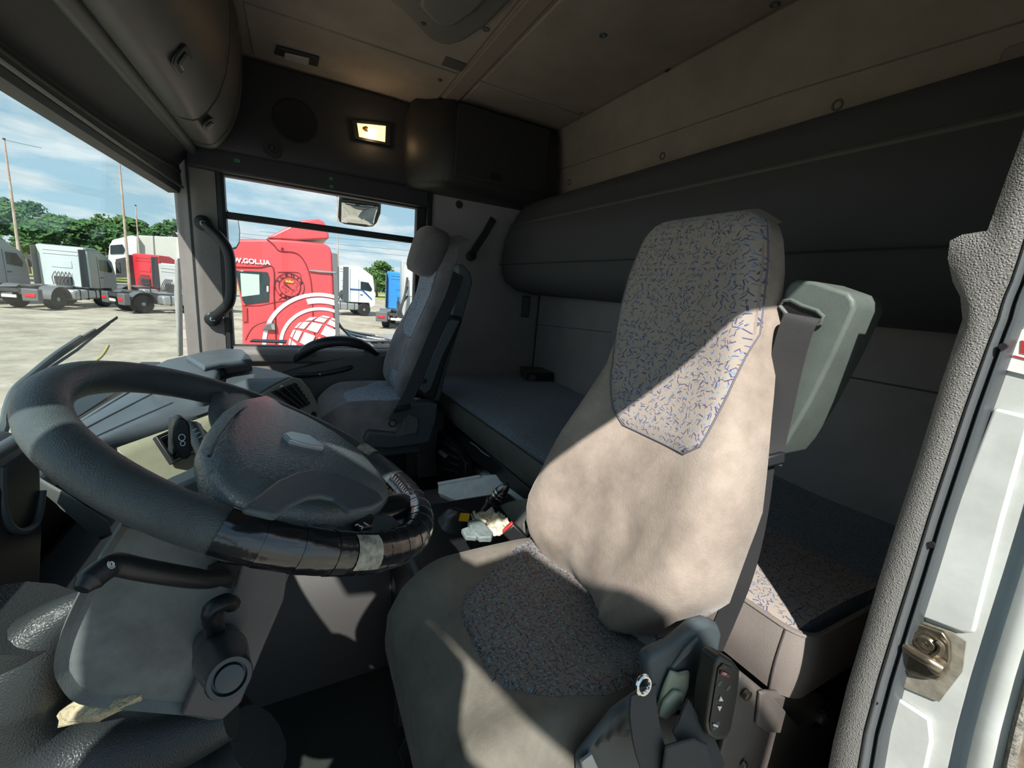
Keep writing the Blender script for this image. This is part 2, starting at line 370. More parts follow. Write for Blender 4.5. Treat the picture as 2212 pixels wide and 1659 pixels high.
# rear wall: lower cloth panel, upper leaning panel with stitched seam and plugs
wr = struct('wall_rear', 'dark cloth rear wall of the sleeper behind the bunks')
MB().box((0.10, -1.24, -1.0), (2.1, -1.18, 0.45)).build('lower_panel', wall_cloth, wr)
up0, up1 = V((0, -1.185, 0.40)), V((0, -1.112, 0.80))
MB().prism([V((0.06, up0.y, up0.z)), V((2.1, up0.y, up0.z)), V((2.1, up1.y, up1.z)), V((0.06, up1.y, up1.z))], (0, -0.05, 0)).build('upper_panel', liner, wr)
def upwall(px, py, off=0.0):
    n = V((1,0,0)).cross(up1-up0).normalized()
    if n.y < 0: n = -n
    return at(px, py, pl=(n, up0)) + n*off
MB().tube([upwall(1198, 371, 0.001), upwall(1700, 200, 0.001), upwall(2212, 46, 0.001)], 0.0022, 6).build('stitched_seam', mat('seam_thread', (0.20,0.175,0.15), 0.9), wr)
for px, py in ((1431,337),(1809,227),(1230,394)):
    c = upwall(px, py); MB().lathe(c, (0, 1, -0.18), [(-0.004, 0.013), (0.002, 0.013), (0.002, 0.009), (-0.003, 0.006)], 14).build('plug', mat('plug_cloth', (0.12,0.105,0.09), 0.9), wr)
hk = upwall(2205, 122, 0.0)
MB().prism(rrect(hk, (1,0,0), (0,0.18,1), 0.05, 0.04, 0.012), (0, 0.010, 0)).build('coat_hook_recess', mat('hook_plastic', (0.20,0.15,0.13), 0.5), wr, bevel=0.003)
MB().tube([at(1590,775,y=-1.179), at(1700,790,y=-1.179), at(2040,852,y=-1.179)], 0.002, 6).build('wall_seam', mat('wall_seam_m', (0.12,0.11,0.10), 0.9), wr)
MB().tube([at(1150,700,y=-1.179), at(1320,718,y=-1.179)], 0.0015, 6).build('wall_seam', MATS['wall_seam_m'], wr)

# passenger side wall behind the door
ws = struct('wall_right', 'dark cloth side wall behind the passenger door')
MB().box((2.0, -1.24, -1.0), (2.1, -0.545, 0.62)).build('panel', wall_cloth, ws)
b = at(992, 442, x=1.999)
MB().lathe(b, (-1,0,0), [(0, 0.018), (0.004, 0.017), (0.005, 0.011), (0.003, 0.009), (0.007, 0.006)], 18).build('push_button', trim_dk, ws)
vc = at(1135, 662, x=1.995)
MB().prism(rrect(vc, (0,1,0), (0,0,1), 0.05, 0.115, 0.006), (-0.006, 0, 0)).build('vent_frame', plast, ws, bevel=0.002)
MB().prism(rrect(vc+V((-0.007,0,0)), (0,1,0), (0,0,1), 0.036, 0.098, 0.004), (-0.003, 0, 0)).build('vent_plate', plast_grey, ws, bevel=0.001)
MB().box((1.988, -0.563, -0.5), (2.03, -0.541, 0.425)).build('edge_strip', plast_blk, ws, bevel=0.004)
MB().tube([(1.992, -1.176, -0.43), (1.992, -1.176, 0.0)], 0.004, 6).build('corner_strip', trim_dk, ws)

# driver's side: wall behind the door, roof rail and front pillar (outside the picture, they shade the cab)
wl = struct('wall_left', 'driver side cab wall around the open doorway')
MB().box((0.05, -1.24, -1.0), (0.140, -0.64, 0.80)).build('sleeper_wall', wall_cloth, wl)
MB().box((0.03, -0.66, 0.455), (0.12, 0.50, 0.82)).build('roof_rail', trim_dk, wl)
MB().box((-0.005, -1.26, -1.3), (0.05, -0.615, 0.86)).build('outer_skin', white_paint, wl, bevel=0.006)
MB().box((-0.005, -0.615, 0.47), (0.03, 0.50, 0.86)).build('outer_cant_rail', white_paint, wl, bevel=0.006)
MB().box((-0.005, -1.26, 0.84), (2.16, 0.50, 0.90)).build('roof_skin', white_paint, wl, bevel=0.01)
MB().prism([(0.15,0.36,-1.0),(0.122,0.36,-0.05),(0.112,0.36,0.06),(0.083,0.36,0.20),(0.060,0.36,0.30),(0.052,0.36,0.46),(0.0,0.36,0.46),(0.0,0.36,-1.0)], (0,0.035,0)).build('front_pillar', trim_dk, wl, bevel=0.004)
MB().box((0.03, -0.62, -1.3), (0.12, 0.50, -1.0)).build('sill', trim_dk, wl)
wf = struct('wall_front', 'front bulkhead of the cab under the windshield')
MB().box((0.06, 0.50, -1.3), (2.12, 0.56, -0.40)).build('bulkhead', plast_blk, wf)
MB().prism([V((0.02,0.47,0.40)),V((0.02,0.56,0.418)),V((0.02,0.56,0.43)),V((0.02,0.47,0.47))], (2.12,0,0)).build('unseen_sun_visor', plast_blk, wf)  # unseen visor, its tip set to place the windshield shadow edge
MB().box((0.02, 0.40, 0.43), (2.14, 0.50, 0.84)).build('roof_front', white_paint, wf)

# ceiling with proud panels, cross strip, plugs, lamp lens, badge and hatch housing
ce = struct('ceiling', 'taupe cloth headliner with sewn panels and a cross strip')
ZC = 0.76
MB().box((0.06, -1.20, ZC), (2.12, 0.5, 0.84)).build('headliner', liner, ce)
MB().box((0.25, -0.545, ZC-0.007), (1.64, 0.12, ZC+0.002)).build('front_panel', liner, ce, bevel=0.005)
MB().box((0.25, -1.10, ZC-0.007), (1.645, -0.632, ZC+0.002)).build('rear_panel', liner, ce, bevel=0.005)
MB().box((0.10, -0.618, ZC-0.010), (1.99, -0.558, ZC+0.002)).build('cross_strip', mat('strip_cloth', (0.25,0.195,0.165), 0.9, bump=0.3, bscale=400), ce, bevel=0.004)
MB().box((1.66, -1.10, ZC-0.004), (1.99, -0.632, ZC+0.002)).build('side_panel', liner, ce, bevel=0.003)
MB().box((1.66, -0.545, ZC-0.004), (2.0, 0.12, ZC+0.002)).build('side_panel', liner, ce, bevel=0.003)
for px, py, r in ((1050,62,.012),(1303,75,.013),(950,173,.008),(1440,152,.008),(1257,243,.008),(1674,8,.014)):
    c = at(px, py, z=ZC-0.006)
    MB().lathe(c, (0,0,-1), [(-0.003, r), (0.003, r*0.9), (0.004, r*0.55), (0.0, r*0.4)], 14).build('plug', plast, ce)
lc = [at(*p, z=ZC-0.005) for p in ((598,96),(690,122),(686,140),(592,112))]
MB().prism(lc, (0,0,-0.008)).build('lamp_frame', trim_dk, ce, bevel=0.002)
ll = [at(*p, z=ZC-0.0135) for p in ((615,112),(668,124),(666,138),(613,124))]
lens = MB().prism(ll, (0,0,-0.006)).build('lamp_lens', mat('frosted_lens', (0.42,0.40,0.38), 0.3, spec=0.6), ce, bevel=0.002)
mm = MB()
for k in range(8):
    t = (k+.5)/8; a = lerp(ll[0], ll[1], t)+V((0,0,-0.006)); c = lerp(ll[3], ll[2], t)+V((0,0,-0.006)); mm.tube([a, c], 0.0012, 5)
mm.build('lens_rib', MATS['frosted_lens'], lens)
MB().prism([at(*p, z=ZC-0.007) for p in ((962,121),(1008,137),(997,153),(953,138))], (0,0,-0.004)).build('badge_tile', mat('tile_plastic', (0.10,0.095,0.09), 0.35), ce, bevel=0.001)
# roof hatch housing: hangs below the headliner, opens out of the picture
hx = [at(*p, z=ZC-0.006) for p in ((845,-14),(870,8),(925,66),(950,79),(975,82),(1004,72),(1050,40),(1090,-2),(1160,-70),(1010,-120),(840,-80))]
hh = MB().prism(hx, (0,0,-0.022)).build('hatch_housing', mat('hatch_plastic', (0.135,0.132,0.118), 0.55, bump=0.2, bscale=400), ce, bevel=0.010, seg=3)
hx2 = [at(*p, z=ZC-0.028) for p in ((905,-12),(940,26),(958,36),(985,34),(1030,2),(1062,-34),(990,-74),(905,-60))]
MB().prism(hx2, (0,0,-0.03)).build('hatch_grip', MATS['hatch_plastic'], hh, bevel=0.014, seg=3)
MB().lathe(at(915,50,z=ZC-0.027), (0,0,-1), [(-.004,.008),(0.002,.008),(0.002,.005)], 12).build('screw', plast_blk, hh)

# overhead side panel above the passenger door (speaker, tweeter, lit reading lamp)
sp = struct('trim_2', 'black overhead panel above the passenger door with speaker and lamp')
prof = [(2.015,.752),(2.0,.62),(1.985,.50),(1.975,.445),(1.985,.418),(2.03,.405),(2.10,.405),(2.10,.752)]
MB().prism([V((x, 0.42, z)) for x, z in prof], (0,-0.91,0)).build('panel', trim_dk, sp, bevel=0.008, seg=3)
def spx(z): return interp([(.418,1.985),(.445,1.975),(.50,1.985),(.62,2.0),(.752,2.015)], z)
def on_side(px, py, off=0.0):
    x = 2.0
    for _ in range(4): p = at(px, py, x=x); x = spx(p.z)-off
    return at(px, py, x=x)
c = on_side(638, 262)
MB().lathe(c, (-1,0,0.1), [(-.02,.082),(0.003,.080),(0.005,.074),(0.003,.070),(0.005,.03),(0.0055,.001)], 28).build('speaker_grille', mat('speaker_mesh', (0.010,0.010,0.011), 0.8, bump=0.8, bscale=500), sp)
c = on_side(588, 320)
MB().lathe(c, (-1,0,0.15), [(-.006,.036),(0.003,.034),(0.003,.022),(0.009,.020),(0.009,.014),(0.004,.010),(0.010,.005)], 22).build('tweeter', trim_dk, sp)
lp = thing('reading_lamp', on_side(800,288), 'small lit reading lamp glowing warm above the passenger window', 'lamp')
q = [on_side(*p) for p in ((762,262),(840,270),(838,314),(768,300))]
def quad_frame(q, k0, k1, off, name, mt, par, th=0.006):
    c = sum(q, V())/4; o_ = [c+(p-c)*k0 for p in q]; i_ = [c+(p-c)*k1 for p in q]
    m = MB(); d = V(off)
    for k in range(4):
        a, b_ = k, (k+1)%4; m.prism([o_[a], o_[b_], i_[b_], i_[a]], d)
    return m.build(name, mt, par, smooth=30)
quad_frame(q, 1.08, 0.80, (-0.012,0,0), 'bezel', plast_blk, lp)
cq = sum(q, V())/4
MB().prism([cq+(p-cq)*0.80+V((-0.006,0,0)) for p in q], (0.004,0,0)).build('reflector', mat('lamp_glow', (0.9,0.7,0.4), 0.4, emit=(1.0,0.66,0.30), estr=1.5), lp)
bulb = on_side(803,286); MB().ell(bulb+V((-0.012,0,0)), (0.007,0.010,0.008)).build('bulb', mat('bulb_glow', (1,0.9,0.7), 0.3, emit=(1.0,0.80,0.5), estr=9.0), lp)
MB().lathe(bulb+V((-0.012,0.024,0.004)), (0,1,0), [(-.006,.010),(0.004,.010),(0.010,.006),(0.014,.004)], 12).build('bulb_socket', mat('brass_socket', (0.25,0.17,0.08), 0.4, metal=0.8), lp)
ld = bpy.data.lights.new('reading_light', 'POINT'); ld.energy = 0.22; ld.color = (1.0, 0.68, 0.36); ld.shadow_soft_size = 0.02
lo = bpy.data.objects.new('reading_light', ld); COL.objects.link(lo); lo.parent = lp; lo.location = (-0.045, 0, 0)
g = on_side(715, 388)
# header band over the door window
hd = struct('trim_3', 'black header trim along the top of the passenger door window')
MB().box((2.0, -0.555, 0.345), (2.10, 0.345, 0.42)).build('header', trim_dk, hd, bevel=0.008)
gs = mat('green_sticker', (0.03,0.22,0.09), 0.5)
for px, py in ((715,386),(716,403)):
    c = at(px, py, x=1.998); MB().prism(rrect(c, (0,1,0), (0,0,1), 0.014, 0.012, 0.004), (-0.002,0,0)).build('green_sticker', gs, hd)
c = at(512, 347, x=1.99); MB().prism(rrect(c, (0,1,0), (0,0,1), 0.02, 0.012, 0.003), (-0.002,0,0)).build('green_sticker', gs, hd)

# rear corner locker
lk = thing('corner_locker', (1.9,-0.8,0.42), 'black plastic overhead locker in the rear corner beyond the passenger door', 'locker')
pts = [(1.825,-1.105),(1.82,-0.60),(1.822,-0.565),(1.835,-0.54),(1.87,-0.505),(1.91,-0.47),(1.955,-0.435),(2.0,-0.425),(2.04,-0.44),(2.05,-1.105)]
def lkring(z, k):
    return [V((x+(k if x < 1.95 else 0), y - (k*0.9 if y > -0.62 else 0), z)) for x, y in pts]
MB().rings([lkring(.405,.035), lkring(.418,.010), lkring(.44,0), lkring(.60,0.0), lkring(.70,0.006), lkring(.752,.03)]).build('body', mat('locker_plastic', (0.030,0.028,0.028), 0.45, bump=0.3, bscale=500), lk, smooth=50)
MB().prism([V((1.819,-0.60,.455)),V((1.819,-1.03,.462)),V((1.825,-1.05,.48)),V((1.828,-1.05,.735)),V((1.828,-0.62,.735)),V((1.819,-0.60,.715))], (-0.010,0,0)).build('door', trim_dk, lk, bevel=0.006, seg=3)
dl = at(1072, 382, x=1.808); MB().prism(rrect(dl, (0,1,0), (0,0,1), 0.05, 0.03, 0.008), (-0.004,0,0)).build('latch', plast_blk, lk, bevel=0.002)

# front overhead lockers above the windshield
def ohp(k=0.0):   # profile (y,z) from the blind roll back to the ceiling
    return [(0.30,0.405),(0.275,0.398),(0.252,0.398),(0.236,0.406),(0.215,0.43),(0.188,0.475),(0.165,0.54),(0.152,0.62),(0.148,0.70),(0.150,0.757)]
oh = thing('overhead_locker', (1.2,0.3,0.40), 'curved charcoal overhead locker above the windshield with flap doors', 'locker')
locker_m = mat('locker_front_plastic', (0.085,0.082,0.080), 0.5, bump=0.3, bscale=500, var=0.06, vscale=9)
prof = ohp()
body = [(0.40,0.405)]+[(y+0.012, z+0.004) for y, z in prof]+[(0.40,0.757)]
def endk(x):  # the right end rounds off towards the side panel
    t = max(0, (x-1.86)/0.12); return t
def oring(x, inset):
    out = []
    for y, z in body: out.append(V((x, y+inset*(0.28-0.0) if y < 0.39 else y, z+inset*0.10*(1 if z < .6 else 0))))
    return out
MB().rings([oring(.16,0), oring(1.0,0), oring(1.86,0), oring(1.93,0.10), oring(1.972,0.33), oring(1.985,0.62)]).build('body', locker_m, oh, smooth=50)
def door(x0, x1, name='flap_door'):
    def fn(u, v):
        x = lerp(x0, x1, u); k = v*(len(prof)-1); i = min(int(k), len(prof)-2); f = k-i
        y = lerp(prof[i][0], prof[i+1][0], f); z = lerp(prof[i][1], prof[i+1][1], f)
        e = endk(x); bow = 0.012*sin(pi*u)
        return V((x, y + e*e*0.035 - bow*0.6, z - bow*0.25 + e*e*0.012))
    return MB().slab(fn, 14, 18, (0, 0.010, 0.006)).build(name, locker_m, oh, smooth=50)
for x0, x1 in ((0.24,0.985),(1.0,1.595),(1.61,1.86),(1.872,1.968)):
    d = door(x0, x1, 'flap_door' if x1 < 1.9 else 'end_panel')
    if x1 < 0.99 or x1 > 1.9: continue
    px, py = (388,125) if x1 < 1.6 else (447,265)
    yy = 0.2; zz = 0.44
    r = ray(px, py); best = None
    for i in range(len(prof)-1):
        for f in range(20):
            y = lerp(prof[i][0], prof[i+1][0], f/20)-0.004; z = lerp(prof[i][1], prof[i+1][1], f/20)-0.004
            e = abs(r.z/r.y - z/y)
            if best is None or e < best[0]: best = (e, y, z, V((0, prof[i+1][0]-prof[i][0], prof[i+1][1]-prof[i][1])).normalized())
    c = at(px, py, y=best[1]); tv = best[3]; nv = V((1,0,0)).cross(tv); nv = nv if nv.z < 0 else -nv
    s = 1.0 if x1 < 1.6 else 0.8
    lt = MB().prism(rrect(c+nv*0.001, (1,0,0), tv, 0.075*s, 0.052*s, 0.018*s), nv*0.006).build('latch_cup', plast_blk, d, bevel=0.002)
    MB().prism(rrect(c+nv*0.007, (1,0,0), tv, 0.034*s, 0.030*s, 0.006), nv*0.006).build('latch_button', mat('latch_grey', (0.10,0.10,0.10), 0.35, spec=0.7), d, bevel=0.002)
# rounded blind roll and folded sun blind under the locker
tr4 = struct('trim_4', 'black windshield header with rolled sun blind')
def xs(n=16): return [lerp(0.14, 2.03, i/n) for i in range(n+1)]
def wy(x): return 0.455 - 0.07*((x-1.1)/0.95)**2
MB().tube([V((x, 0.325, 0.405)) for x in xs()], 0.020, 14).build('blind_roll', locker_m, tr4)
MB().rings([[V((x, wy(x)-0.01, 0.335)), V((x, 0.335, 0.392)), V((x, 0.345, 0.45)), V((x, wy(x)+0.03, 0.45)), V((x, wy(x)+0.03, 0.335))] for x in xs()]).build('header_panel', trim_dk, tr4)
MB().tube([V((x, wy(x)-0.012, 0.325)) for x in xs()], 0.012, 10).build('blind_rail', rubber, tr4)
def hz(x): return 0.283 - 0.035*((x-1.1)/0.95)**2
MB().rings([[V((x, wy(x)-0.022, hz(x)+0.035)), V((x, wy(x)-0.014, hz(x))), V((x, wy(x)+0.02, hz(x)-0.004)), V((x, wy(x)+0.03, hz(x)+0.12)), V((x, wy(x)-0.018, hz(x)+0.10))] for x in xs()]).build('glass_seal', rubber_grey if False else rubber, tr4)
MB().tube([V((x, wy(x)-0.022, hz(x)+0.022)) for x in xs()], 0.006, 8).build('seal_bead', mat('bead_rubber', (0.05,0.055,0.06), 0.35), tr4)

# windshield
w1 = struct('window_1', 'wide curved windshield looking over the gravel yard')
def wsf(u, v):
    x = lerp(0.03, 2.06, u); z = lerp(-0.47, 0.31, v)
    return V((x, wy(x)+0.008+0.035*(1-v), z))
MB().slab(wsf, 24, 6, (0, 0.005, 0)).build('pane', glass_ws, w1, smooth=60)
MB().tube([V((x, wy(x)+0.012, -0.392)) for x in xs()], 0.014, 8).build('lower_seal', rubber, w1)

# passenger front pillar
pl = struct('trim_5', 'grey brown front pillar trim between windshield and passenger door')
def apil(u, v):
    z = lerp(-0.40, 0.42, v)
    # from the windshield edge inboard round to the door gap
    pts_ = [(2.075,0.400),(2.052,0.388),(2.045,0.372),(2.030,0.352),(2.026,0.330),(2.030,0.300),(2.036,0.264)]
    k = u*(len(pts_)-1); i = min(int(k), len(pts_)-2); f = k-i
    return V((lerp(pts_[i][0], pts_[i+1][0], f), lerp(pts_[i][1], pts_[i+1][1], f), z))
MB().slab(apil, 18, 4, (0.035, 0.0, 0)).build('cover', trim_brown, pl, smooth=40)
MB().box((2.028, 0.343, -0.40), (2.05, 0.352, 0.40)).build('seal', rubber, pl)
MB().box((2.03, 0.244, -0.40), (2.09, 0.262, 0.42)).build('door_seal', rubber, pl, bevel=0.003)
MB().prism([at(*p, x=2.16) for p in ((376,562),(383,556),(386,640),(388,770),(382,770),(379,690),(375,640))], (0.02,-0.01,0)).build('outer_deflector', mat('deflector_paint', (0.42,0.42,0.40), 0.5, var=0.15, vscale=20), pl, bevel=0.004)
# grab handle on the pillar
gh = thing('grab_handle', at(460,690,x=2.02), 'black grab handle bolted to the passenger front pillar', 'handle')
xh = 1.985
path = [at(440,483,x=2.018), at(452,492,x=xh+.01), at(478,518,x=xh-.01), at(493,545,x=xh-.02), at(498,580,x=xh-.022), at(499,630,x=xh-.022), at(494,655,x=xh-.018), at(478,673,x=xh), at(461,687,x=2.012)]
MB().tube(crv(path, 5), [0.021]*3+[0.019]*(len(crv(path,5))-6)+[0.021]*3, 12).build('bar', plast_blk, gh)
for px, py in ((439,482),(460,689)):
    c = at(px, py, x=1.998)
    MB().lathe(at(px,py,x=2.024), (-1,0,0), [(0,.028),(0.016,.027),(0.020,.022)], 18).build('foot', plast_blk, gh)
    MB().lathe(c, (-1,-.1,0), [(0,.011),(0.009,.010),(0.010,.006),(0.006,.003)], 14).build('bolt', chrome if py > 600 else steel, gh)

# passenger door: frame, pane, divider, inner panel, pull, pocket
d1 = struct('door_1', 'passenger door with large divided window and grey brown inner panel')
m = MB()
m.box((2.035, 0.237, -0.34), (2.085, 0.262, 0.36)); m.box((2.035, -0.545, -0.34), (2.085, -0.505, 0.36)); m.box((2.035, -0.545, 0.338), (2.085, 0.262, 0.365)); m.box((2.035, -0.545, -0.345), (2.085, 0.262, -0.315))
m.build('window_frame', rubber, d1, bevel=0.004)
MB().box((2.060, -0.53, -0.34), (2.065, 0.25, 0.35)).build('pane', glass, d1)
MB().box((2.048, -0.515, 0.184), (2.078, 0.245, 0.210)).build('window_divider', rubber, d1, bevel=0.004)
MB().box((2.005, -0.54, -1.0), (2.075, 0.245, -0.345)).build('inner_panel', trim_brown, d1, bevel=0.01)
shelf = [(2.075,-.318),(2.0,-.318),(1.985,-.326),(1.978,-.342),(1.985,-.372),(2.03,-.40),(2.075,-.40)]
MB().prism([V((x, 0.235, z)) for x, z in shelf], (0,-0.77,0)).build('top_ledge', trim_brown, d1, bevel=0.004)
vn = [at(x_, y_, z=-0.316) for x_, y_ in ((540,739),(618,742),(620,736),(545,734))]
MB().prism(vn, (0,0,0.004)).build('demist_slot', plast_blk, d1)
def bulge(u, v):
    y = lerp(0.13, -0.55, u); top = -0.47+0.13*sin(pi*min(1, u*0.62+0.06))**1.0; z = lerp(top, -0.80, v)
    prot = 0.085*sin(pi*min(1,0.10+u*0.75))**0.7*(sin(pi*min(1, 0.16+v*0.72))**0.6)
    return V((2.008-prot, y, z))
MB().slab(bulge, 20, 14, (0.05,0,0)).build('armrest_bulge', mat('door_lower_plastic', (0.075,0.070,0.070), 0.55, bump=0.3, bscale=420), d1, smooth=60)
xp = 1.93
pp = [at(638,777,x=1.985), at(652,764,x=xp+.01), at(680,747,x=xp-.01), at(715,738,x=xp-.02), at(755,738,x=xp-.02), at(790,748,x=xp), at(815,765,x=1.975)]
pp = crv(pp, 6); MB().tube(pp, [lerp(.012,.024,min(1,i/8)) if i < len(pp)-8 else lerp(.012,.022,(len(pp)-1-i)/8) for i in range(len(pp))], 12, flat=((0,0,1),0.8)).build('door_pull', plast_blk, d1)
for px, py in ((676,765),(792,758)):
    MB().tube([at(px,py,x=1.94), at(px,py,x=2.0)], 0.012, 10).build('pull_post', plast_blk, d1)
sl = crv([at(636,812,x=1.944), at(690,808,x=1.934), at(735,800,x=1.93), at(762,792,x=1.936)], 5)
MB().tube(sl, [.004]+[.011]*(len(sl)-2)+[.006], 8, flat=((0,0,1),0.5)).build('door_pocket_slot', plast_blk, d1)
MB().lathe(at(691,808,x=1.928), (-1,0,0), [(0,.004),(0.004,.003)], 8).build('slot_clip', chrome, d1)

# driver's door pillar at the right edge: leather-grained trim, two seals, white jamb, latch
bp = struct('trim_6', 'leather grained trim and door seals on the driver door pillar')
YB = -0.58
grain = mat('grained_trim', (0.190,0.188,0.178), 0.6, bump=0.8, bscale=420, btype='leather', bdist=0.002)
lft = [(2205,300),(2168,400),(2133,498),(2078,507),(2052,520),(2047,560),(2058,610),(2074,640),(2079,690),(2032,830),(1985,985),(1940,1120),(1900,1245),(1865,1365),(1830,1480),(1800,1600),(1785,1680)]
rgt = [(2250,398),(2220,480),(2195,560),(2178,610),(2165,640),(2158,660),(2150,690),(2140,715),(2125,755),(2080,880),(2040,1000),(2000,1120),(1965,1235),(1930,1345),(1893,1465),(1862,1580),(1845,1680)]
def strip(L_, R_, y0, y1, bow, name, mt, par, th=0.03, n=6):
    A_ = [at(*p, y=y0) for p in L_]; B_ = [at(*p, y=y1) for p in R_]
    A_ = [V((A_[0].x, y0, 0.47))]+A_+[V((A_[-1].x, y0, -1.0))]; B_ = [V((B_[0].x, y1, 0.47))]+B_+[V((B_[-1].x, y1, -1.0))]
    def fn(u, v):
        k = v*(len(A_)-1); i = min(int(k), len(A_)-2); f = k-i
        p = lerp(lerp(A_[i], A_[i+1], f), lerp(B_[i], B_[i+1], f), u); p.y += bow*sin(pi*u); return p
    return MB().slab(fn, n, (len(A_)-1)*2, (0, -th, 0)).build(name, mt, par, smooth=50)
def shift(P, d): return [(x+d, y) for x, y in P]
strip(lft, rgt, YB+0.000, YB+0.004, 0.004, 'pillar_trim', grain, bp)
def shift(P, d): return [(x+d, y) for x, y in P]
strip(shift(rgt,2), shift(rgt,34), YB-0.006, YB-0.006, 0.009, 'inner_seal', rubber_grey, bp, 0.02, 8)
strip(shift(rgt,36), shift(rgt,62), YB-0.014, YB-0.014, 0.014, 'outer_seal', mat('seal_tube', (0.055,0.065,0.072), 0.4, spec=0.6, bump=0.2, bscale=200), bp, 0.02, 8)
for px, py in ((2166,748),(2012,1177),(1890,1516)):
    MB().lathe(at(px,py,y=YB+0.002), (0,1,0), [(-.004,.003),(0.0005,.003),(0.0005,.0015)], 10).build('seal_hole', black_ink, bp)
MB().lathe(at(2104,709,y=YB+0.004), (0,1,0), [(-.004,.0025),(0.0008,.0025)], 10).build('trim_pin', black_ink, bp)
jb = struct('trim_7', 'white painted door jamb with latch on the driver side')
far = [(2330,398),(2330,480),(2330,560),(2330,610),(2325,640),(2320,660),(2315,690),(2310,715),(2305,755),(2270,880),(2235,1000),(2200,1120),(2165,1235),(2130,1345),(2093,1465),(2062,1580),(2040,1680)]
strip(shift(rgt,60), far, YB-0.022, YB-0.022, 0.0, 'jamb_face', white_paint, jb, 0.02, 4)
strip(far, shift(far,44), YB-0.030, YB-0.030, -0.006, 'rain_groove', mat('groove_shade', (0.42,0.50,0.56), 0.4), jb, 0.02, 4)  # bluish shade of the groove put into its colour
strip(shift(far,42), shift(far,120), YB-0.018, YB-0.018, 0.004, 'outer_strip', white_paint, jb, 0.02, 4)
strip(shift(far,118), shift(far,148), YB-0.018, YB-0.014, 0.006, 'rough_edge_seal', mat('gritty_seal', (0.22,0.21,0.18), 0.8, bump=1.0, bscale=150, bdist=0.004, var=0.5, vscale=120), jb, 0.02, 4)
strip(shift(far,146), shift(far,240), YB-0.02, YB-0.02, 0.0, 'outer_skin', mat('brown_edge', (0.30,0.25,0.20), 0.6, dirt=(0.14,0.09,0.06), var=0.2, vscale=40), jb, 0.02, 4)
sk = [at(x_, y_, y=YB-0.0205) for x_, y_ in ((2185,705),(2240,720),(2238,815),(2168,798))]
st = MB().prism(sk, (0,0.0008,0)).build('warning_sticker', mat('sticker_white', (0.85,0.85,0.83), 0.4), jb)
MB().prism([at(x_, y_, y=YB-0.0195) for x_, y_ in ((2207,735),(2240,745),(2240,770),(2205,762))], (0,0.0006,0)).build('sticker_red_mark', red_plastic, st)
MB().prism([at(x_, y_, y=YB-0.0195) for x_, y_ in ((2190,767),(2240,780),(2240,783),(2189,770))], (0,0.0006,0)).build('sticker_red_line', red_plastic, st)
# raised pressings of the jamb and the latch recess
MB().prism([at(x_, y_, y=YB-0.021) for x_, y_ in ((2150,880),(2235,900),(2170,1130),(2110,1365),(2085,1365),(1985,1328),(2010,1230))], (0,0.006,0)).build('upper_pressing', white_paint, jb, bevel=0.004)
MB().prism([at(x_, y_, y=YB-0.021) for x_, y_ in ((1905,1480),(2015,1550),(2020,1600),(2000,1690),(1870,1690))], (0,0.006,0)).build('lower_pressing', white_paint, jb, bevel=0.004)
la = thing('door_latch', at(2005,1420,y=YB), 'worn steel door latch in the white driver door jamb', 'latch')
MB().prism([at(x_, y_, y=YB-0.0205) for x_, y_ in ((1975,1335),(2060,1365),(2088,1385),(2080,1450),(2030,1515),(1940,1478))], (0,0.002,0)).build('recess', mat('recess_grime', (0.25,0.235,0.19), 0.6, var=0.4, vscale=60), la)
lpl = [(1982,1342),(2010,1352),(2040,1362),(2056,1385),(2058,1420),(2048,1455),(2030,1467),(2000,1462),(1965,1450),(1945,1432),(1955,1410),(1962,1398)]
plate = MB().prism([at(x_, y_, y=YB-0.016) for x_, y_ in lpl], (0,0.006,0)).build('latch_plate', steel, la, bevel=0.0015)
MB().lathe(at(2004,1388,y=YB-0.010), (0,1,0), [(0,.011),(0.003,.011),(0.003,.008),(0.005,.006),(0.005,.003),(0.001,.003)], 18).build('pivot', steel, plate)
MB().tube(crv([at(2024,1385,y=YB-0.006), at(2034,1396,y=YB-0.006), at(2030,1410,y=YB-0.006), at(2016,1420,y=YB-0.006)], 5), 0.003, 8).build('spring_hook', steel, plate)
MB().tube(crv([at(1958,1398,y=YB-0.004), at(1980,1413,y=YB), at(2005,1427,y=YB+0.002), at(2030,1442,y=YB-0.002)], 5), 0.0055, 10).build('striker_bar', steel, plate)
MB().lathe(at(2024,1440,y=YB-0.004), (0,1,-.2), [(-.006,.008),(0.003,.008),(0.004,.006)], 14).build('striker_pin', steel, plate)

# the driver's door stands open, swung forward out of the picture; its frame and mirror are shaped to shade the seat
d2 = struct('door_2', 'driver door standing open beside the doorway')
DH = V((0.06,0.36,0)); DD = V((-sin(radians(70)), -cos(radians(70)), 0)); DNm = V((DD.y, -DD.x, 0))
def dp(s, z, o=0.0): return DH+DD*s+DNm*o+V((0,0,z))
def dbox(s0, s1, z0, z1, name, mt, o=0.0, th=0.045, bevel=0.006):
    return MB().prism([dp(s0,z0,o), dp(s1,z0,o), dp(s1,z1,o), dp(s0,z1,o)], DNm*th).build(name, mt, d2, bevel=bevel)
dbox(0.0, 0.86, -1.05, -0.33, 'door_panel', trim_brown)
MB().prism([dp(0,.385), dp(.86,.385), dp(.86,.655), dp(.36,.655), dp(.26,.52), dp(0,.45)], DNm*0.045).build('door_head', trim_dk, d2, bevel=0.006)
dbox(0.0, 0.07, -0.33, 0.385, 'front_post', trim_dk); dbox(0.80, 0.86, -0.33, 0.385, 'rear_post', trim_dk)
MB().prism([dp(.07,-.33,.02), dp(.80,-.33,.02), dp(.80,.385,.02), dp(.07,.385,.02)], DNm*0.004).build('pane', glass, d2)
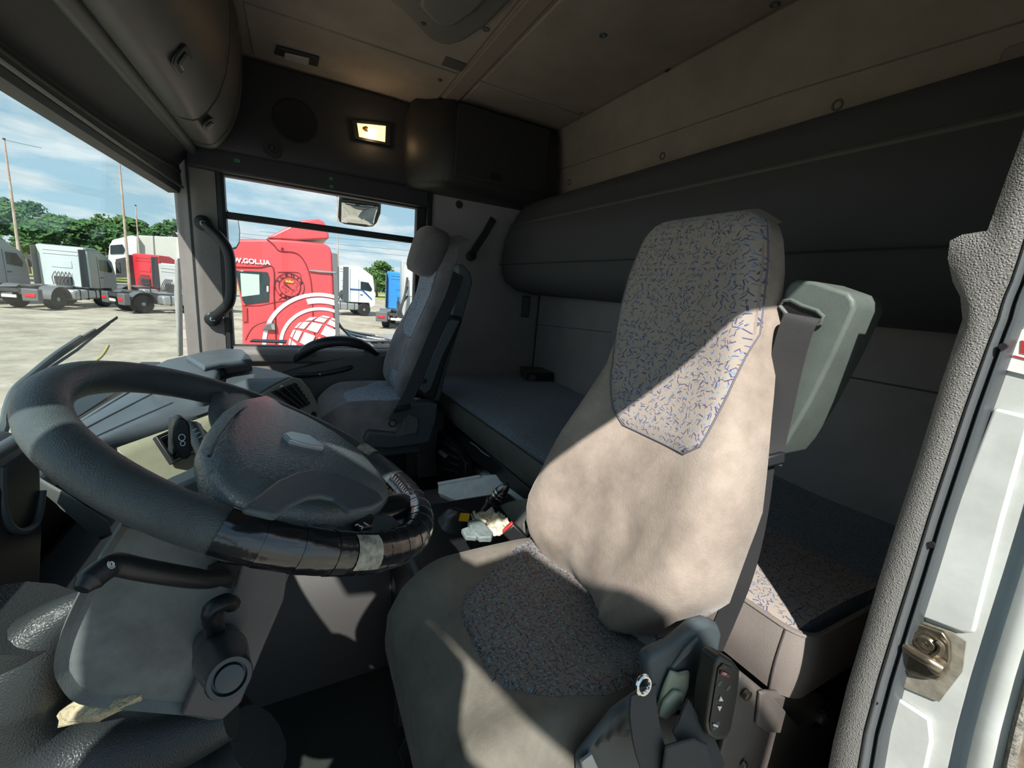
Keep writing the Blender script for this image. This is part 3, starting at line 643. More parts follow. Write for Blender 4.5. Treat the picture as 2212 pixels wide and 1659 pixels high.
mc = [(s_+0.049, z_+0.089) for s_, z_ in ((.02,-.2),(.40,-.2),(.42,.10),(.41,.215),(.36,.236),(.331,.229),(.311,.240),(.304,.27),(.303,.285),(.301,.312),(.290,.328),(.232,.334),(.02,.334))]
sgn = 1.0 if DNm.y > 0 else -1.0
MB().prism([dp(s_, z_, 0.07*sgn) for s_, z_ in mc], DNm*(0.03*sgn)).build('mirror_head', plast_blk, d2, bevel=0.004)
MB().tube([dp(0.0,0.25,0.05*sgn), dp(0.12,0.25,0.09*sgn)], 0.015, 8).build('mirror_arm', plast_blk, d2)
MB().tube([dp(0.0,-0.15,0.05*sgn), dp(0.12,-0.15,0.09*sgn)], 0.015, 8).build('mirror_arm', plast_blk, d2)
# ================================================================== dashboard
da = thing('dashboard', (1.2,0.3,-0.9), 'slate grey dashboard with pale olive fascia and air vents', 'dashboard')
slate = mat('slate_plastic', (0.085,0.104,0.122), 0.45, spec=0.5, bump=0.3, bscale=600, var=0.12, vscale=12)
# top pad: from the windshield foot to the fascia edge
edge = [(0.30,0.36),(0.62,0.37),(0.90,0.37),(1.04,0.350),(1.16,0.275),(1.31,0.187),(1.46,0.111),(1.60,0.030),(1.64,0.01)]
def dedge(u):
    k = u*(len(edge)-1); i = min(int(k), len(edge)-2); f = k-i
    return V((lerp(edge[i][0], edge[i+1][0], f), lerp(edge[i][1], edge[i+1][1], f), 0))
def dtop(u, v):
    e = dedge(u); xb = lerp(0.20, 2.0, u); b = V((xb, wy(xb)-0.005, 0)); p = lerp(b, e, v)
    z = -0.368 + 0.020*sin(pi*v)**0.8 - 0.004*v**6 + 0.004*sin(v*9)
    return V((p.x, p.y, z))
MB().slab(dtop, 40, 16, (0,0,-0.012)).build('top_pad', slate, da, smooth=50)
for k in (0.32, 0.62):
    MB().tube([dtop(u/20, k)+V((0,0,0.001)) for u in range(1, 17)], 0.0022, 6).build('pad_ridge', slate, da)
MB().tube([V((x, wy(x)-0.03, -0.360)) for x in xs()[1:-1]], 0.005, 6).build('demister_slot', plast_blk, da)
# olive fascia facing the driver
def fasc(u, v):
    e = dedge(lerp(0.40, 1.0, u)); n = V((-0.42,-0.9,0)).normalized()
    p = V((e.x, e.y, -0.372)) + n*(0.15*v)
    p.z -= 0.006 + v*0.20; return p
MB().slab(fasc, 24, 10, (0.02,0.05,0)).build('fascia', plast_olive, da, smooth=60)
def on_fascia(px, py, off=0.0):
    best = None
    for i in range(61):
        for j in range(31):
            p = fasc(i/60, j/30); 
            d = p.dot(FW); sx = W_/2+F_*p.dot(RT)/d; sy = H_/2-F_*p.dot(UP)/d
            e = (sx-px)**2+(sy-py)**2
            if best is None or e < best[0]: best = (e, p)
    n = V((-0.34,-0.72,0.60)).normalized()
    p = best[1]; return at(px, py, pl=(n, p+n*off))
def vent(corners, nsl, par, frame_m, vertical=False, th=0.012):
    q = [on_fascia(*p, off=0.006) for p in corners]; n = V((-0.34,-0.72,0.60)).normalized()
    c = sum(q, V())/4
    fr = MB()
    o_ = [c+(p-c)*1.0 for p in q]; i_ = [c+(p-c)*0.84 for p in q]
    for k in range(4): fr.prism([o_[k], o_[(k+1)%4], i_[(k+1)%4], i_[k]], n*th)
    v_ = fr.build('air_vent', frame_m, par, bevel=0.0015)
    MB().prism([p-n*0.003 for p in i_], -n*0.004).build('vent_back', black_ink, v_)
    for k in range(nsl):
        t = (k+0.5)/nsl
        a, b_ = (lerp(i_[0], i_[3], t), lerp(i_[1], i_[2], t)) if not vertical else (lerp(i_[0], i_[1], t), lerp(i_[3], i_[2], t))
        MB().tube([a+n*0.003, b_+n*0.003], 0.0032, 6, flat=(n,0.4)).build('vent_slat', plast_blk, v_)
    return v_
vent([(328,948),(402,915),(432,975),(366,1006)], 5, da, plast_blk)
vent([(405,912),(436,940),(446,975),(428,985)], 6, da, plast_blk, True)
# passenger end: framed vent unit
ve = thing('air_vent_unit', at(640,880,x=1.4), 'black air vent unit in a grey frame at the end of the dashboard', 'air vent')
n = V((-0.75,-0.55,0.37)).normalized(); VC = at(640,862,x=1.44)
def vp(px, py, o=0.0): return at(px, py, pl=(n, VC+n*o))
vo_ = [(556,852),(600,826),(628,813),(648,816),(670,842),(688,876),(696,908),(678,918),(640,906),(590,884)]
vout = [vp(*p) for p in vo_]
MB().prism([p-n*0.004 for p in vout], V((0.03,0.12,-0.01))).build('housing', slate, ve, bevel=0.004, seg=2)
cin = sum(vout, V())/len(vout)
MB().prism([cin+(p-cin)*0.95 for p in vout], n*0.006).build('frame', mat('vent_frame_grey', (0.24,0.245,0.215), 0.4, spec=0.6), ve, bevel=0.003, seg=2)
q = [vp(583,848,.007),vp(636,827,.007),vp(668,874,.007),vp(642,886,.007)]
MB().prism(q, n*0.006).build('vent_box', plast_blk, ve, bevel=0.002)
for k in range(6):
    t = (k+0.5)/6; MB().tube([lerp(q[0],q[3],t)+n*0.008, lerp(q[1],q[2],t)+n*0.008], 0.003, 6).build('vent_slat', plast_blk, ve)
for k in range(3):
    t = (k+0.8)/3.6; MB().tube([lerp(q[0],q[1],t)+n*0.011, lerp(q[3],q[2],t)+n*0.011], 0.0022, 6).build('vent_rib', trim_dk, ve)
MB().lathe(vp(677,896,.006), n, [(0,.010),(0.004,.010),(0.005,.006),(0.003,.004)], 14).build('thumb_wheel', plast_blk, ve)
MB().prism([vp(604,836,.0075),vp(608,831,.0075),vp(611,835,.0075)], n*0.001).build('arrow_mark', white_ink, ve)

# passenger dash binnacle: two stepped lids
bn = thing('dash_storage_bin', (1.75,0.3,-0.4), 'slate topped storage bin on the passenger end of the dashboard', 'storage bin')
def lid(outl, z0, z1, name, mt, r=0.012):
    P = [at(*p, z=z1) for p in outl]; return MB().prism(P, (0,0,z0-z1)).build(name, mt, bn, bevel=r, seg=4)
lid(((318,792),(352,776),(400,766),(455,768),(478,775),(472,800),(455,834),(430,842),(330,835)), -0.39, -0.312, 'front_lid', slate, 0.018)
lid(((400,768),(440,758),(490,752),(525,754),(541,768),(545,775),(500,780),(480,782),(440,792)), -0.318, -0.296, 'rear_lid', slate, 0.009)
bx = [at(484,787,z=-0.318), at(543,780,z=-0.318), at(550,806,z=-0.37), at(545,820,z=-0.385), at(530,832,z=-0.40), at(502,832,z=-0.40)]
MB().prism(bx, (0.05,0.16,0.0)).build('bin_wall', trim_brown, bn, bevel=0.008, seg=3)
bx2 = [at(468,788,z=-0.320), at(485,787,z=-0.320), at(503,832,z=-0.40), at(475,850,z=-0.39), at(455,838,z=-0.37)]
MB().prism(bx2, (0.05,0.14,0.0)).build('bin_side', plast_blk, bn, bevel=0.004)
# lower dash: dark face below the fascia, knee panel and binnacle at the driver's end
ld_ = thing('lower_dash', (1.1,0.3,-1.0), 'black lower dash body and instrument binnacle behind the steering wheel', 'dashboard')
MB().prism([V((0.30,0.48,-0.60)),V((0.30,0.33,-0.60)),V((0.30,0.36,-0.99)),V((0.30,0.48,-0.99))], (1.68,0,0)).build('knee_panel', plast_blk, ld_, bevel=0.02)
bprof = [(0.47,-0.300),(0.42,-0.240),(0.36,-0.216),(0.315,-0.212),(0.296,-0.226),(0.290,-0.26),(0.300,-0.36),(0.335,-0.60),(0.47,-0.60)]
MB().prism([V((0.36,y,z)) for y, z in bprof], (0.335,0,0)).build('instrument_binnacle', mat('cheek_black', (0.022,0.024,0.028), 0.45, bump=0.2, bscale=500), ld_, bevel=0.010, seg=3)
MB().tube([V((0.37,0.298,-0.222)), V((0.69,0.298,-0.222))], 0.009, 10).build('binnacle_lip', plast, ld_)
pk = crv([at(*p, y=0.292) for p in ((3,1010),(4,1080),(20,1135),(50,1148),(80,1125),(92,1060))], 5)
MB().tube(pk, 0.004, 8).build('pocket_lip', plast, ld_)
MB().prism([at(98,1040,x=0.80), at(160,1075,x=0.76), at(240,1130,x=0.72), at(248,1160,x=0.72), at(222,1172,x=0.74), at(170,1125,x=0.78), at(110,1075,x=0.80)], (0.04,0.03,0)).build('grey_knee_rail', plast_grey, ld_, bevel=0.008)

# ================================================================== steering column
sc = thing('steering_column', (0.5,0.1,-0.95), 'greenish grey steering column shroud with ignition lock and levers', 'steering column')
shroud_m = mat('shroud_plastic', (0.160,0.180,0.180), 0.5, bump=0.25, bscale=600, dirt=(0.115,0.125,0.125), var=0.15, vscale=30)
# loft of horizontal-ish rings following the column (side facing the door at x = 0.40)
side = [(258,1128),(330,1145),(420,1165),(520,1190),(628,1215),(600,1320),(560,1420),(515,1520),(478,1560),(400,1552),(280,1542),(165,1528),(122,1490),(106,1445),(118,1385),(150,1310),(190,1240),(225,1180)]
A = crv([at(*p, x=0.415) for p in side+side[:1]], 3)[:-1]
ca = sum(A, V())/len(A)
rings_ = []
for dx, k in ((0.008,0.90),(0.0,0.965),(0.012,1.0),(0.05,1.0),(0.09,0.96),(0.105,0.86)):
    rings_.append([ca+(p-ca)*k+V((dx,0,0)) for p in A])
MB().rings(rings_).build('shroud', shroud_m, sc, smooth=45)
rs = [(520,1215),(628,1200),(612,1300),(565,1410),(520,1520),(480,1558),(388,1548),(440,1430),(500,1292)]
MB().prism([at(*p, x=0.4125) for p in rs], (0.01,0,0)).build('rear_shell', mat('shell_brown', (0.115,0.105,0.108), 0.6, bump=0.3, bscale=500), sc, bevel=0.003)
MB().prism([at(*p, x=0.411) for p in ((448,1228),(470,1216),(520,1222),(500,1268),(498,1272),(440,1258))], (0.004,0,0)).build('lever_slot', black_ink, sc)
lev = crv([at(486,1248,x=0.405), at(450,1252,x=0.385), at(380,1243,x=0.368), at(300,1229,x=0.355), at(248,1219,x=0.348), at(222,1232,x=0.342), at(196,1252,x=0.336), at(176,1274,x=0.33)], 5)
nl = len(lev)
rv = MB().tube(lev, [lerp(0.0062,0.0082,min(1,i/8)) if i < nl-4 else lerp(0.0045,0.0075,(nl-1-i)/4) for i in range(nl)], 12, flat=((1,0,0),0.95)).build('retarder_lever', plast_blk, sc)
ic = at(241,1219,x=0.337); nrm = (V((0,0,0))-ic).normalized(); um = frame_mat(ic, RT, UP)
for r0 in (0.0010, 0.0019):
    MB().tube([ic+(RT*cos(a)+UP*sin(a))*r0 for a in [2*pi*k/20 for k in range(20)]], 0.0002, 5, loop=True).build('lever_icon', white_ink, rv)
MB().tube([ic+(RT*cos(a)+UP*sin(a))*0.0028 for a in [pi*0.75+pi*1.1*k/14 for k in range(15)]], 0.0002, 5).build('lever_icon', white_ink, rv)
# ignition lock
ig = MB().lathe(at(470,1395,x=0.405), at(502,1482,x=0.300)-at(470,1395,x=0.405), [(-0.02,.0185),(0.0,.019),(0.030,.0195),(0.032,.0205),(0.06,.0185),(0.085,.0160),(0.098,.0158),(0.103,.0145),(0.103,.0115),(0.098,.011),(0.098,.0098),(0.103,.0092),(0.104,.001)], 28).build('ignition_lock', mat('lock_black', (0.03,0.034,0.036), 0.3, spec=0.6), sc, smooth=35)
MB().tube(crv([at(468,1392,x=0.396), at(462,1350,x=0.385), at(455,1318,x=0.38), at(486,1300,x=0.385), at(500,1305,x=0.39)], 5), [0.0095]*8+[0.0085]*13, 10, flat=((1,0,0),0.8)).build('lock_collar', plast_blk, sc)
igd = (at(502,1482,x=0.300)-at(470,1395,x=0.405)).normalized()
# right hand stalk behind the wheel (wiper stalk)
st0 = at(400,1010,x=0.66)
sv = MB().prism([at(*p, x=0.635) for p in ((380,908),(392,903),(405,909),(411,922),(413,950),(414,984),(404,994),(390,992),(378,975),(372,950),(374,925))], (0.022,0.008,0)).build('wiper_stalk', plast_blk, sc, bevel=0.005, seg=3)
for px, py, s_ in ((393,945,0.0042),(395,958,0.003)):
    c = at(px, py, x=0.633); MB().tube([c+(RT*cos(a)+UP*sin(a))*s_ for a in [2*pi*k/10 for k in range(10)]], 0.0005, 4, loop=True).build('stalk_icon', white_ink, sv)
MB().prism([at(367,905,x=0.66), at(384,903,x=0.65), at(372,930,x=0.65), at(375,985,x=0.66), at(366,978,x=0.665)], (0.01,0.004,0)).build('stalk_end', plast_green, sv, bevel=0.002)
st2 = MB().tube([at(440,985,x=0.66), at(430,950,x=0.72), at(416,925,x=0.76)], [0.008,0.011,0.012], 10).build('switch_stalk', plast_blk, sc)
for t in range(4):
    c = at(416+t*6, 930+t*8, x=0.725-t*0.012); MB().tube([c, c+RT*0.006+UP*0.003], 0.0007, 4).build('stalk_mark', white_ink, st2)
MB().prism([at(*p, x=0.60) for p in ((425,1030),(450,1015),(468,1090),(440,1125),(350,1085),(345,1068),(390,1045))], (0.05,0.02,-0.01)).build('column_neck', shroud_m, sc, bevel=0.01)
# black grained boot ring around the column foot
boot_m = mat('boot_leatherette', (0.030,0.034,0.036), 0.42, spec=0.5, bump=0.6, bscale=420, btype='leather')
bt = thing('column_boot', at(200,1640,x=0.40), 'black grained leatherette boot ring around the foot of the steering column', 'boot')
ring_p = [(190,1300),(120,1345),(70,1400),(30,1470),(10,1540),(30,1610),(110,1640),(220,1632),(330,1605),(430,1570),(500,1540)]
P = crv([at(x_, y_, x=lerp(0.46, 0.44, i/10)) for i, (x_, y_) in enumerate(ring_p)], 5)
MB().tube(P, [lerp(.012,.040,min(1,i/16)) if i < 34 else lerp(.040,.022,(i-34)/(len(P)-34)) for i in range(len(P))], 14).build('boot_roll', boot_m, bt)
P2 = crv([at(x_, y_, x=0.47) for x_, y_ in ((60,1330),(0,1420),(-60,1520),(-60,1640),(60,1720),(260,1730),(460,1680),(560,1600))], 5)
MB().tube(P2, 0.045, 14).build('boot_skirt', boot_m, bt)
MB().prism([at(x_, y_, x=0.50) for x_, y_ in ((110,1500),(480,1540),(560,1640),(300,1720),(60,1700),(30,1580))], (0.06,0,0)).build('boot_floor', plast_blk, bt)
stn = thing('foam_lump', at(250,1530,x=0.42), 'crumbling yellowish foam lump under the steering column shroud', 'foam')
MB().ell(at(225,1518,x=0.43), (0.016,0.030,0.010), 12, 8, lambda q: q*(1+0.35*noise.noise(q*90))).build('foam', mat('old_foam', (0.50,0.42,0.28), 0.95, bump=1.0, bscale=200, bdist=0.004, var=0.3, vscale=60), stn)

# ================================================================== steering wheel
sw = thing('steering_wheel', (0.525,0.03,-0.30), 'black leather steering wheel with worn rim partly wrapped in tape', 'steering wheel')
SWC = V((0.525,0.030,-0.210)); a_, b_ = 0.490, 0.066
SN = V((sin(a_)*sin(b_), -sin(a_)*cos(b_), cos(a_)))
SU = SN.cross(V((0,0,1))).normalized(); SV = SN.cross(SU)
def wpt(ang, r, h=0.0): return SWC + (SU*cos(ang)+SV*sin(ang))*r + SN*h
def wang(px, py):
    p = at(px, py, pl=(SN, SWC))-SWC; return atan2(p.dot(SV), p.dot(SU))
RW = 0.1905; RT_ = 0.0178
def arc(a0, a1, n, r=RW, h=0.0):
    return [wpt(lerp(a0, a1, i/n), r, h) for i in range(n+1)]
MB().tube([wpt(2*pi*i/96, RW) for i in range(96)], RT_, 20, loop=True).build('rim', leather, sw, smooth=60)
def unwrap(a, ref):
    while a-ref > pi: a -= 2*pi
    while a-ref < -pi: a += 2*pi
    return a
# taped stretch from (480,1150) through (800,1200) to (890,1050)
t0 = wang(480,1140); tm = unwrap(wang(800,1195), t0); t1 = unwrap(wang(905,1095), tm); t2 = unwrap(wang(885,1050), t1)
nt_ = 26; rings_ = []
segs = 14
for k in range(segs):
    A0 = lerp(t0, t2, k/segs); A1 = lerp(t0, t2, (k+1.08)/segs)
    pth = [wpt(lerp(A0, A1, i/10), RW) for i in range(11)]
    rr = [RT_*(1.075-0.040*i/10+0.02*noise.noise(V((k*3.1, i*0.35, 0)))) for i in range(11)]
    MB().tube(pth, rr, 18).build('tape_wrap', tape_m, sw, smooth=60)
tA = wang(905,1125); 
wo = mat('worn_sunlit_cream', (0.30,0.29,0.24), 0.5, var=0.6, vscale=120, bump=0.6, bscale=120, bdist=0.003)
for (p0, p1) in (((815,1215),(765,1222)), ((822,978),(838,1000))):  # upper patch is painted sunlight on the rim, lower one is wear
    a0, a1 = wang(*p0), wang(*p1); a1 = unwrap(a1, a0)
    rg = []
    for i in range(7):
        a = lerp(a0, a1, i/6); ring = []
        for j in range(7):
            ph = lerp(-0.2, 1.5, j/6) if p0[1] > 1100 else lerp(0.4, 2.6, j/6)
            ring.append(wpt(a, RW+cos(ph)*RT_*1.10, sin(ph)*RT_*1.10))
        rg.append(ring)
    MB().rings(rg, close=False, cap=False).build('worn_and_sunlit_patch', wo, sw)
# stitched seam on the inner side of the rim
st_m = mat('stitch', (0.06,0.06,0.06), 0.7)
sa0 = wang(600,895); sa1 = unwrap(wang(845,1080), sa0); mm = MB()
for i in range(44):
    a = lerp(sa0, sa1, i/44); mm.tube([wpt(a, RW-RT_*0.93, 0.007), wpt(a+0.012, RW-RT_*0.80, 0.0115)], 0.0013, 5)
mm.build('stitching', st_m, sw)
# hub: cushion lofted from an outline on the wheel plane
hub_o = [(505,880),(560,868),(582,885),(650,915),(720,955),(780,1000),(822,1050),(835,1085),(820,1105),(780,1125),(720,1138),(640,1135),(570,1130),(500,1112),(455,1085),(432,1040),(420,990),(440,945),(470,905)]
H0 = [at(*p, pl=(SN, SWC+SN*0.008)) for p in hub_o]; hc = sum(H0, V())/len(H0)
pad_m = mat('hub_pad_plastic', (0.115,0.145,0.158), 0.36, spec=0.6, bump=0.8, bscale=330, btype='leather', var=0.08, vscale=20)
rr_ = []
for k, h in ((0.60,-0.045),(0.80,-0.030),(0.95,-0.012),(1.0,0.0),(0.985,0.009),(0.93,0.016),(0.78,0.023),(0.5,0.028),(0.2,0.030),(0.02,0.030)):
    rr_.append([hc+(p-hc)*k+SN*h for p in H0])
MB().rings(rr_).build('hub_pad', pad_m, sw, smooth=60)
# collar band across the upper spoke, seam lines of the pad
def on_pad(px, py, h=0.0315): return at(px, py, pl=(SN, SWC+SN*(0.008+h)))
MB().tube(crv([on_pad(452,985,.022), on_pad(475,935,.024), on_pad(512,890,.022), on_pad(548,879,.020), on_pad(585,895,.016)], 6), 0.0016, 6).build('pad_seam', plast_blk, sw)
lowp = [(515,1112),(545,1085),(590,1050),(635,1030),(670,1024),(720,1032),(770,1050),(815,1075),(825,1092),(800,1108),(750,1118),(735,1105),(715,1088),(690,1083),(660,1086),(620,1105),(590,1130)]
MB().prism([on_pad(x_, y_, 0.030) for x_, y_ in lowp], SN*0.006).build('horn_bar', plast, sw, bevel=0.003, seg=2)
em = [(614,935),(628,931),(668,939),(704,963),(700,966),(655,957),(628,949)]
e_ = MB().prism([on_pad(x_, y_, 0.0345) for x_, y_ in em], SN*-0.012).build('lozenge_emblem', silver_m, sw, bevel=0.0012)
# spokes
def spoke(pxs, w, hs, name='spoke', mt=None):
    pth = crv([at(*p, pl=(SN, SWC+SN*h)) for p, h in zip(pxs, hs)], 5)
    return MB().tube(pth, w if isinstance(w, list) else w, 12, flat=(SN,1.9)).build(name, mt or leather, sw)
spoke([(520,868),(505,880),(500,905),(510,930)], 0.014, (0.0,0.0,-0.002,-0.005))
MB().tube(crv([at(478,862,pl=(SN,SWC)), at(492,885,pl=(SN,SWC)), at(515,880,pl=(SN,SWC)), at(560,872,pl=(SN,SWC)), at(590,885,pl=(SN,SWC))], 5), 0.012, 10).build('spoke_web', leather, sw)
spoke([(880,1090),(840,1098),(800,1108),(760,1100)], 0.012, (0.0,-0.004,-0.008,-0.01), mt=tape_m)
spoke([(700,1185),(690,1150),(680,1120),(670,1100)], 0.013, (0.0,-0.004,-0.008,-0.01), mt=tape_m)
MB().prism([at(*p, pl=(SN,SWC+SN*0.004)) for p in ((665,1135),(735,1110),(790,1110),(845,1110),(880,1140),(850,1165),(760,1165),(690,1155))], SN*-0.02).build('spoke_plate', plast, sw, bevel=0.004)
kb = [(762,1140),(795,1118),(806,1128),(800,1146),(772,1152)]
kp = MB().prism([at(*p, pl=(SN,SWC+SN*0.006)) for p in kb], SN*0.006).build('switch_pad', plast_blk, sw, bevel=0.002)
ka = at(776,1137,pl=(SN,SWC+SN*0.0135)); kc = at(791,1132,pl=(SN,SWC+SN*0.0135))
dx_ = (at(790,1130,pl=(SN,SWC))-at(770,1140,pl=(SN,SWC))).normalized(); dy_ = SN.cross(dx_)
MB().tube([kc-dy_*0.003, kc+dy_*0.003], 0.0006, 4).build('switch_mark', white_ink, kp)
MB().tube(crv([ka+dx_*-0.003+dy_*0.003, ka+dx_*0.002+dy_*0.003, ka+dx_*0.001, ka+dx_*0.003-dy_*0.002, ka-dx_*0.002-dy_*0.004], 3), 0.0006, 4).build('switch_mark', white_ink, kp)
# ================================================================== seats
BA, BT = V((0.5,-0.43,-0.45)), V((0.5,-0.60,0.167))
BV = (BT-BA).normalized(); BN = V((0, BV.z, -BV.y)); BL = (BT-BA).length
def bpx(px, py, off=0.0):
    """pixel on the driver backrest plane -> (v, x)"""
    p = at(px, py, pl=(BN, BA+BN*off)); return ((p-BA-BN*off).dot(BV)/BL, p.x)
Ltab = sorted(bpx(*p) for p in ((1455,443),(1425,465),(1405,488),(1380,530),(1355,590),(1335,660),(1322,730),(1305,790),(1250,890),(1200,980),(1160,1040))) 
Rtab = sorted(bpx(*p) for p in ((1640,437),(1672,445),(1690,462),(1697,500),(1698,560),(1690,640),(1672,760),(1655,900),(1645,1000),(1630,1120)))
Ltab = [(-0.10,0.60),(-0.03,0.655),(0.06,0.675),(0.13,0.672)] + [q for q in Ltab if q[0] > 0.17]
Rtab = [(-0.10,0.40),(-0.03,0.345),(0.06,0.300),(0.15,0.266)] + [q for q in Rtab if q[0] > 0.22]
Rtab = [(v, x+interp([(0.2,0.0),(0.45,0.012),(0.7,0.024),(1.0,0.026)], v)) for v, x in Rtab]
VT = 1.015
def hfront(u, v):
    b = interp([(-0.1,0.030),(0.08,0.036),(0.30,0.028),(0.55,0.014),(0.75,0.006),(1.0,0.0)], v)
    lum = interp([(-0.1,0.0),(0.12,0.020),(0.3,0.022),(0.6,0.0),(0.8,0.010),(0.95,0.012),(1.02,0.0)], v)
    h = lum*(1-u*u*0.5) + b*exp(-((abs(u)-0.76)/0.34)**2)
    h += 0.0045*sin(u*26+v*9)*exp(-((v-0.02)/0.16)**2)*max(0, min(1, -u*1.6-0.1))+0.002*sin(u*17-v*20)*exp(-((v-0.1)/0.2)**2)
    e = max(0, abs(u)-0.80)/0.20; h -= 0.055*e**3
    k = max(0, (v-0.90)/0.115); h -= 0.055*k**2.6
    k = max(0, (-v+0.02)/0.12); h -= 0.05*k**2
    return h
def BS(u, v, T=Matrix.Identity(4), off=0.0):
    xl, xr = interp(Ltab, v), interp(Rtab, v)
    p = V((lerp(xr, xl, (u+1)/2), 0, 0)); q = BA+BV*(BL*v)+BN*(hfront(u, v)+off)
    return T @ V((p.x, q.y, q.z))
def bs_uv(px, py):
    """pixel -> (v, u) on the curved driver backrest"""
    best = None; u0, u1, v0, v1 = -1.0, 1.0, -0.1, 1.012
    for it in range(4):
        for i in range(21):
            for j in range(21):
                u, v = lerp(u0, u1, i/20), lerp(v0, v1, j/20); p = BS(u, v); d = p.dot(FW)
                e = (W_/2+F_*p.dot(RT)/d-px)**2+(H_/2-F_*p.dot(UP)/d-py)**2
                if best is None or e < best[0]: best = (e, u, v)
        du, dv = (u1-u0)/8, (v1-v0)/8; u0, u1, v0, v1 = max(-1,best[1]-du), min(1,best[1]+du), best[2]-dv, min(1.012,best[2]+dv)
    return (best[2], best[1])
def seat_back(root, T, mt_body, mt_ins, ins_px=None, ins_rng=None):
    R = []
    vs = [-0.10,-0.085,-0.06,-0.03]+[i/26 for i in range(0, 27)]+[1.012]
    for v in vs:
        ring = [BS(-1+2*i/28, v, T) for i in range(29)]
        xl, xr = interp(Ltab, v), interp(Rtab, v)
        th = interp([(-0.1,0.05),(0.0,0.085),(0.5,0.095),(0.9,0.075),(1.0,0.035),(1.02,0.02)], v)+0.0
        kk = max(0, (v-0.90)/0.115)
        for i in range(9):
            s = 1-2*i/8; xx = lerp(lerp(xr+0.048, xl-0.02, (s+1)/2), (xl+xr)/2, min(0.5, max(0, (v-0.86)/0.15)*0.30)); q = BA+BV*(BL*v)+BN*(-0.03*kk-th*(1-0.25*abs(s)**6))
            ring.append(T @ V((xx, q.y, q.z)))
        R.append(ring)
    bk = MB().rings(R).build('backrest', mt_body, root, smooth=70)
    # patterned insert panel laid proud of the cover
    if ins_px is not None:
        l_, r_ = sorted(bs_uv(*p) for p in ins_px[0]), sorted(bs_uv(*p) for p in ins_px[1])
        v0, v1 = ins_px[2], ins_px[3]
        def lim(v): return max(-0.95, interp(r_, v)), min(0.95, interp(l_, v))
    else:
        v0, v1, lim = ins_rng
    def fn(s, t):
        v = lerp(v0, v1, t); a, c = lim(v); rr = 0.10*(1-sqrt(max(0, 1-(1-min(1, t/0.06))**2))); a += rr; c -= rr; u = lerp(a, c, s); ed = min(s, 1-s, t*1.5, (1-t)*1.5)
        return BS(u, v, T, 0.0005+0.004*min(1, ed/0.05)**0.5)
    def pr(s, t):
        v = lerp(v0, v1, t); a, c = lim(v); return BN*-0.008
    ins = MB().slab(fn, 26, 34, pr).build('backrest_insert', mt_ins, bk, smooth=70)
    box_uv(ins, ((1,0,0),(0,-0.27,0.96)))
    # piping round the insert
    pp = [fn(s/20, 0) for s in range(21)]+[fn(1, t/20) for t in range(1, 21)]
    pp = [fn(0, t/20) for t in range(20, 0, -1)]+pp
    MB().tube([p+BN*0.0005 for p in pp], 0.0014, 6).build('insert_piping', mat('piping', (0.15,0.14,0.17), 0.8), ins)
    return bk
# cushion: u across, w from back to front
CX0, CX1 = 0.272, 0.672
def CS(u, w, T=Matrix.Identity(4), off=0.0):
    y = lerp(-0.50, -0.128, w)
    xc = (CX0+CX1)/2; hw = (CX1-CX0)/2*interp([(0,0.96),(0.3,1.0),(0.75,1.0),(0.93,0.96),(1.0,0.86)], w)
    x = xc + hw*u
    z = -0.508 + 0.020*exp(-((abs(u)-0.78)/0.20)**2) - 0.055*(max(0, abs(u)-0.82)/0.18)**2.4
    z += 0.010*sin(pi*min(1, w*1.1)) - 0.012*exp(-((w-0.45)/0.25)**2)*(1-abs(u))
    k = max(0, (w-0.72)/0.28); z -= 0.060*k**2.2
    return T @ V((x, y, z+off))
def seat_cushion(root, T, mt_body, mt_ins, lim, w0, w1):
    R = []
    for i in range(31):
        w = i/30; top = [CS(-1+2*j/26, w, T) for j in range(27)]
        zb = T.translation.z-0.655; bot = [V((p.x, p.y, zb)) for p in (top[26], top[20], top[13], top[6], top[0])]
        mid = [lerp(top[26], bot[0], 0.5)+V((0.006,0,0))]; mid2 = [lerp(top[0], bot[-1], 0.5)+V((-0.006,0,0))]
        R.append(top+mid+bot+mid2)
    cu = MB().rings(R).build('seat_cushion', mt_body, root, smooth=65, bevel=0)
    def fn(s, t):
        w = lerp(w0, w1, t); a, c = lim(w); u = lerp(a, c, s); ed = min(s, 1-s, t*1.5, (1-t)*1.5)
        return CS(u, w, T, 0.0005+0.0035*min(1, ed/0.05)**0.5)
    ins = MB().slab(fn, 22, 26, (0,0,-0.008)).build('cushion_insert', mt_ins, cu, smooth=70)
    box_uv(ins, ((1,0,0),(0,1,0)))
    return cu

# ---- driver seat
ds = thing('drivers_chair', (0.47,-0.3,-1.0), 'taupe velvet driver seat with strewn pattern insert, partly in sunlight', 'seat')
insL = [(1458,450),(1428,470),(1402,500),(1370,560),(1342,640),(1325,720),(1321,800),(1324,880),(1332,905)]
insR = [(1640,450),(1672,458),(1684,490),(1682,560),(1678,617),(1666,704),(1615,765),(1572,855),(1514,964),(1500,973)]
I4 = Matrix.Identity(4)
seat_back(ds, I4, velvet, cloth, (insL, insR, bs_uv(1420,952)[0], 0.985))
def cl(w): return (interp([(0,-0.86),(0.45,-0.84),(0.62,-0.70),(0.76,-0.40)], w), interp([(0,0.80),(0.2,0.80),(0.35,0.74),(0.70,0.42),(0.76,0.20)], w))
cush = seat_cushion(ds, I4, velvet_worn, cloth_teal, cl, 0.02, 0.76)
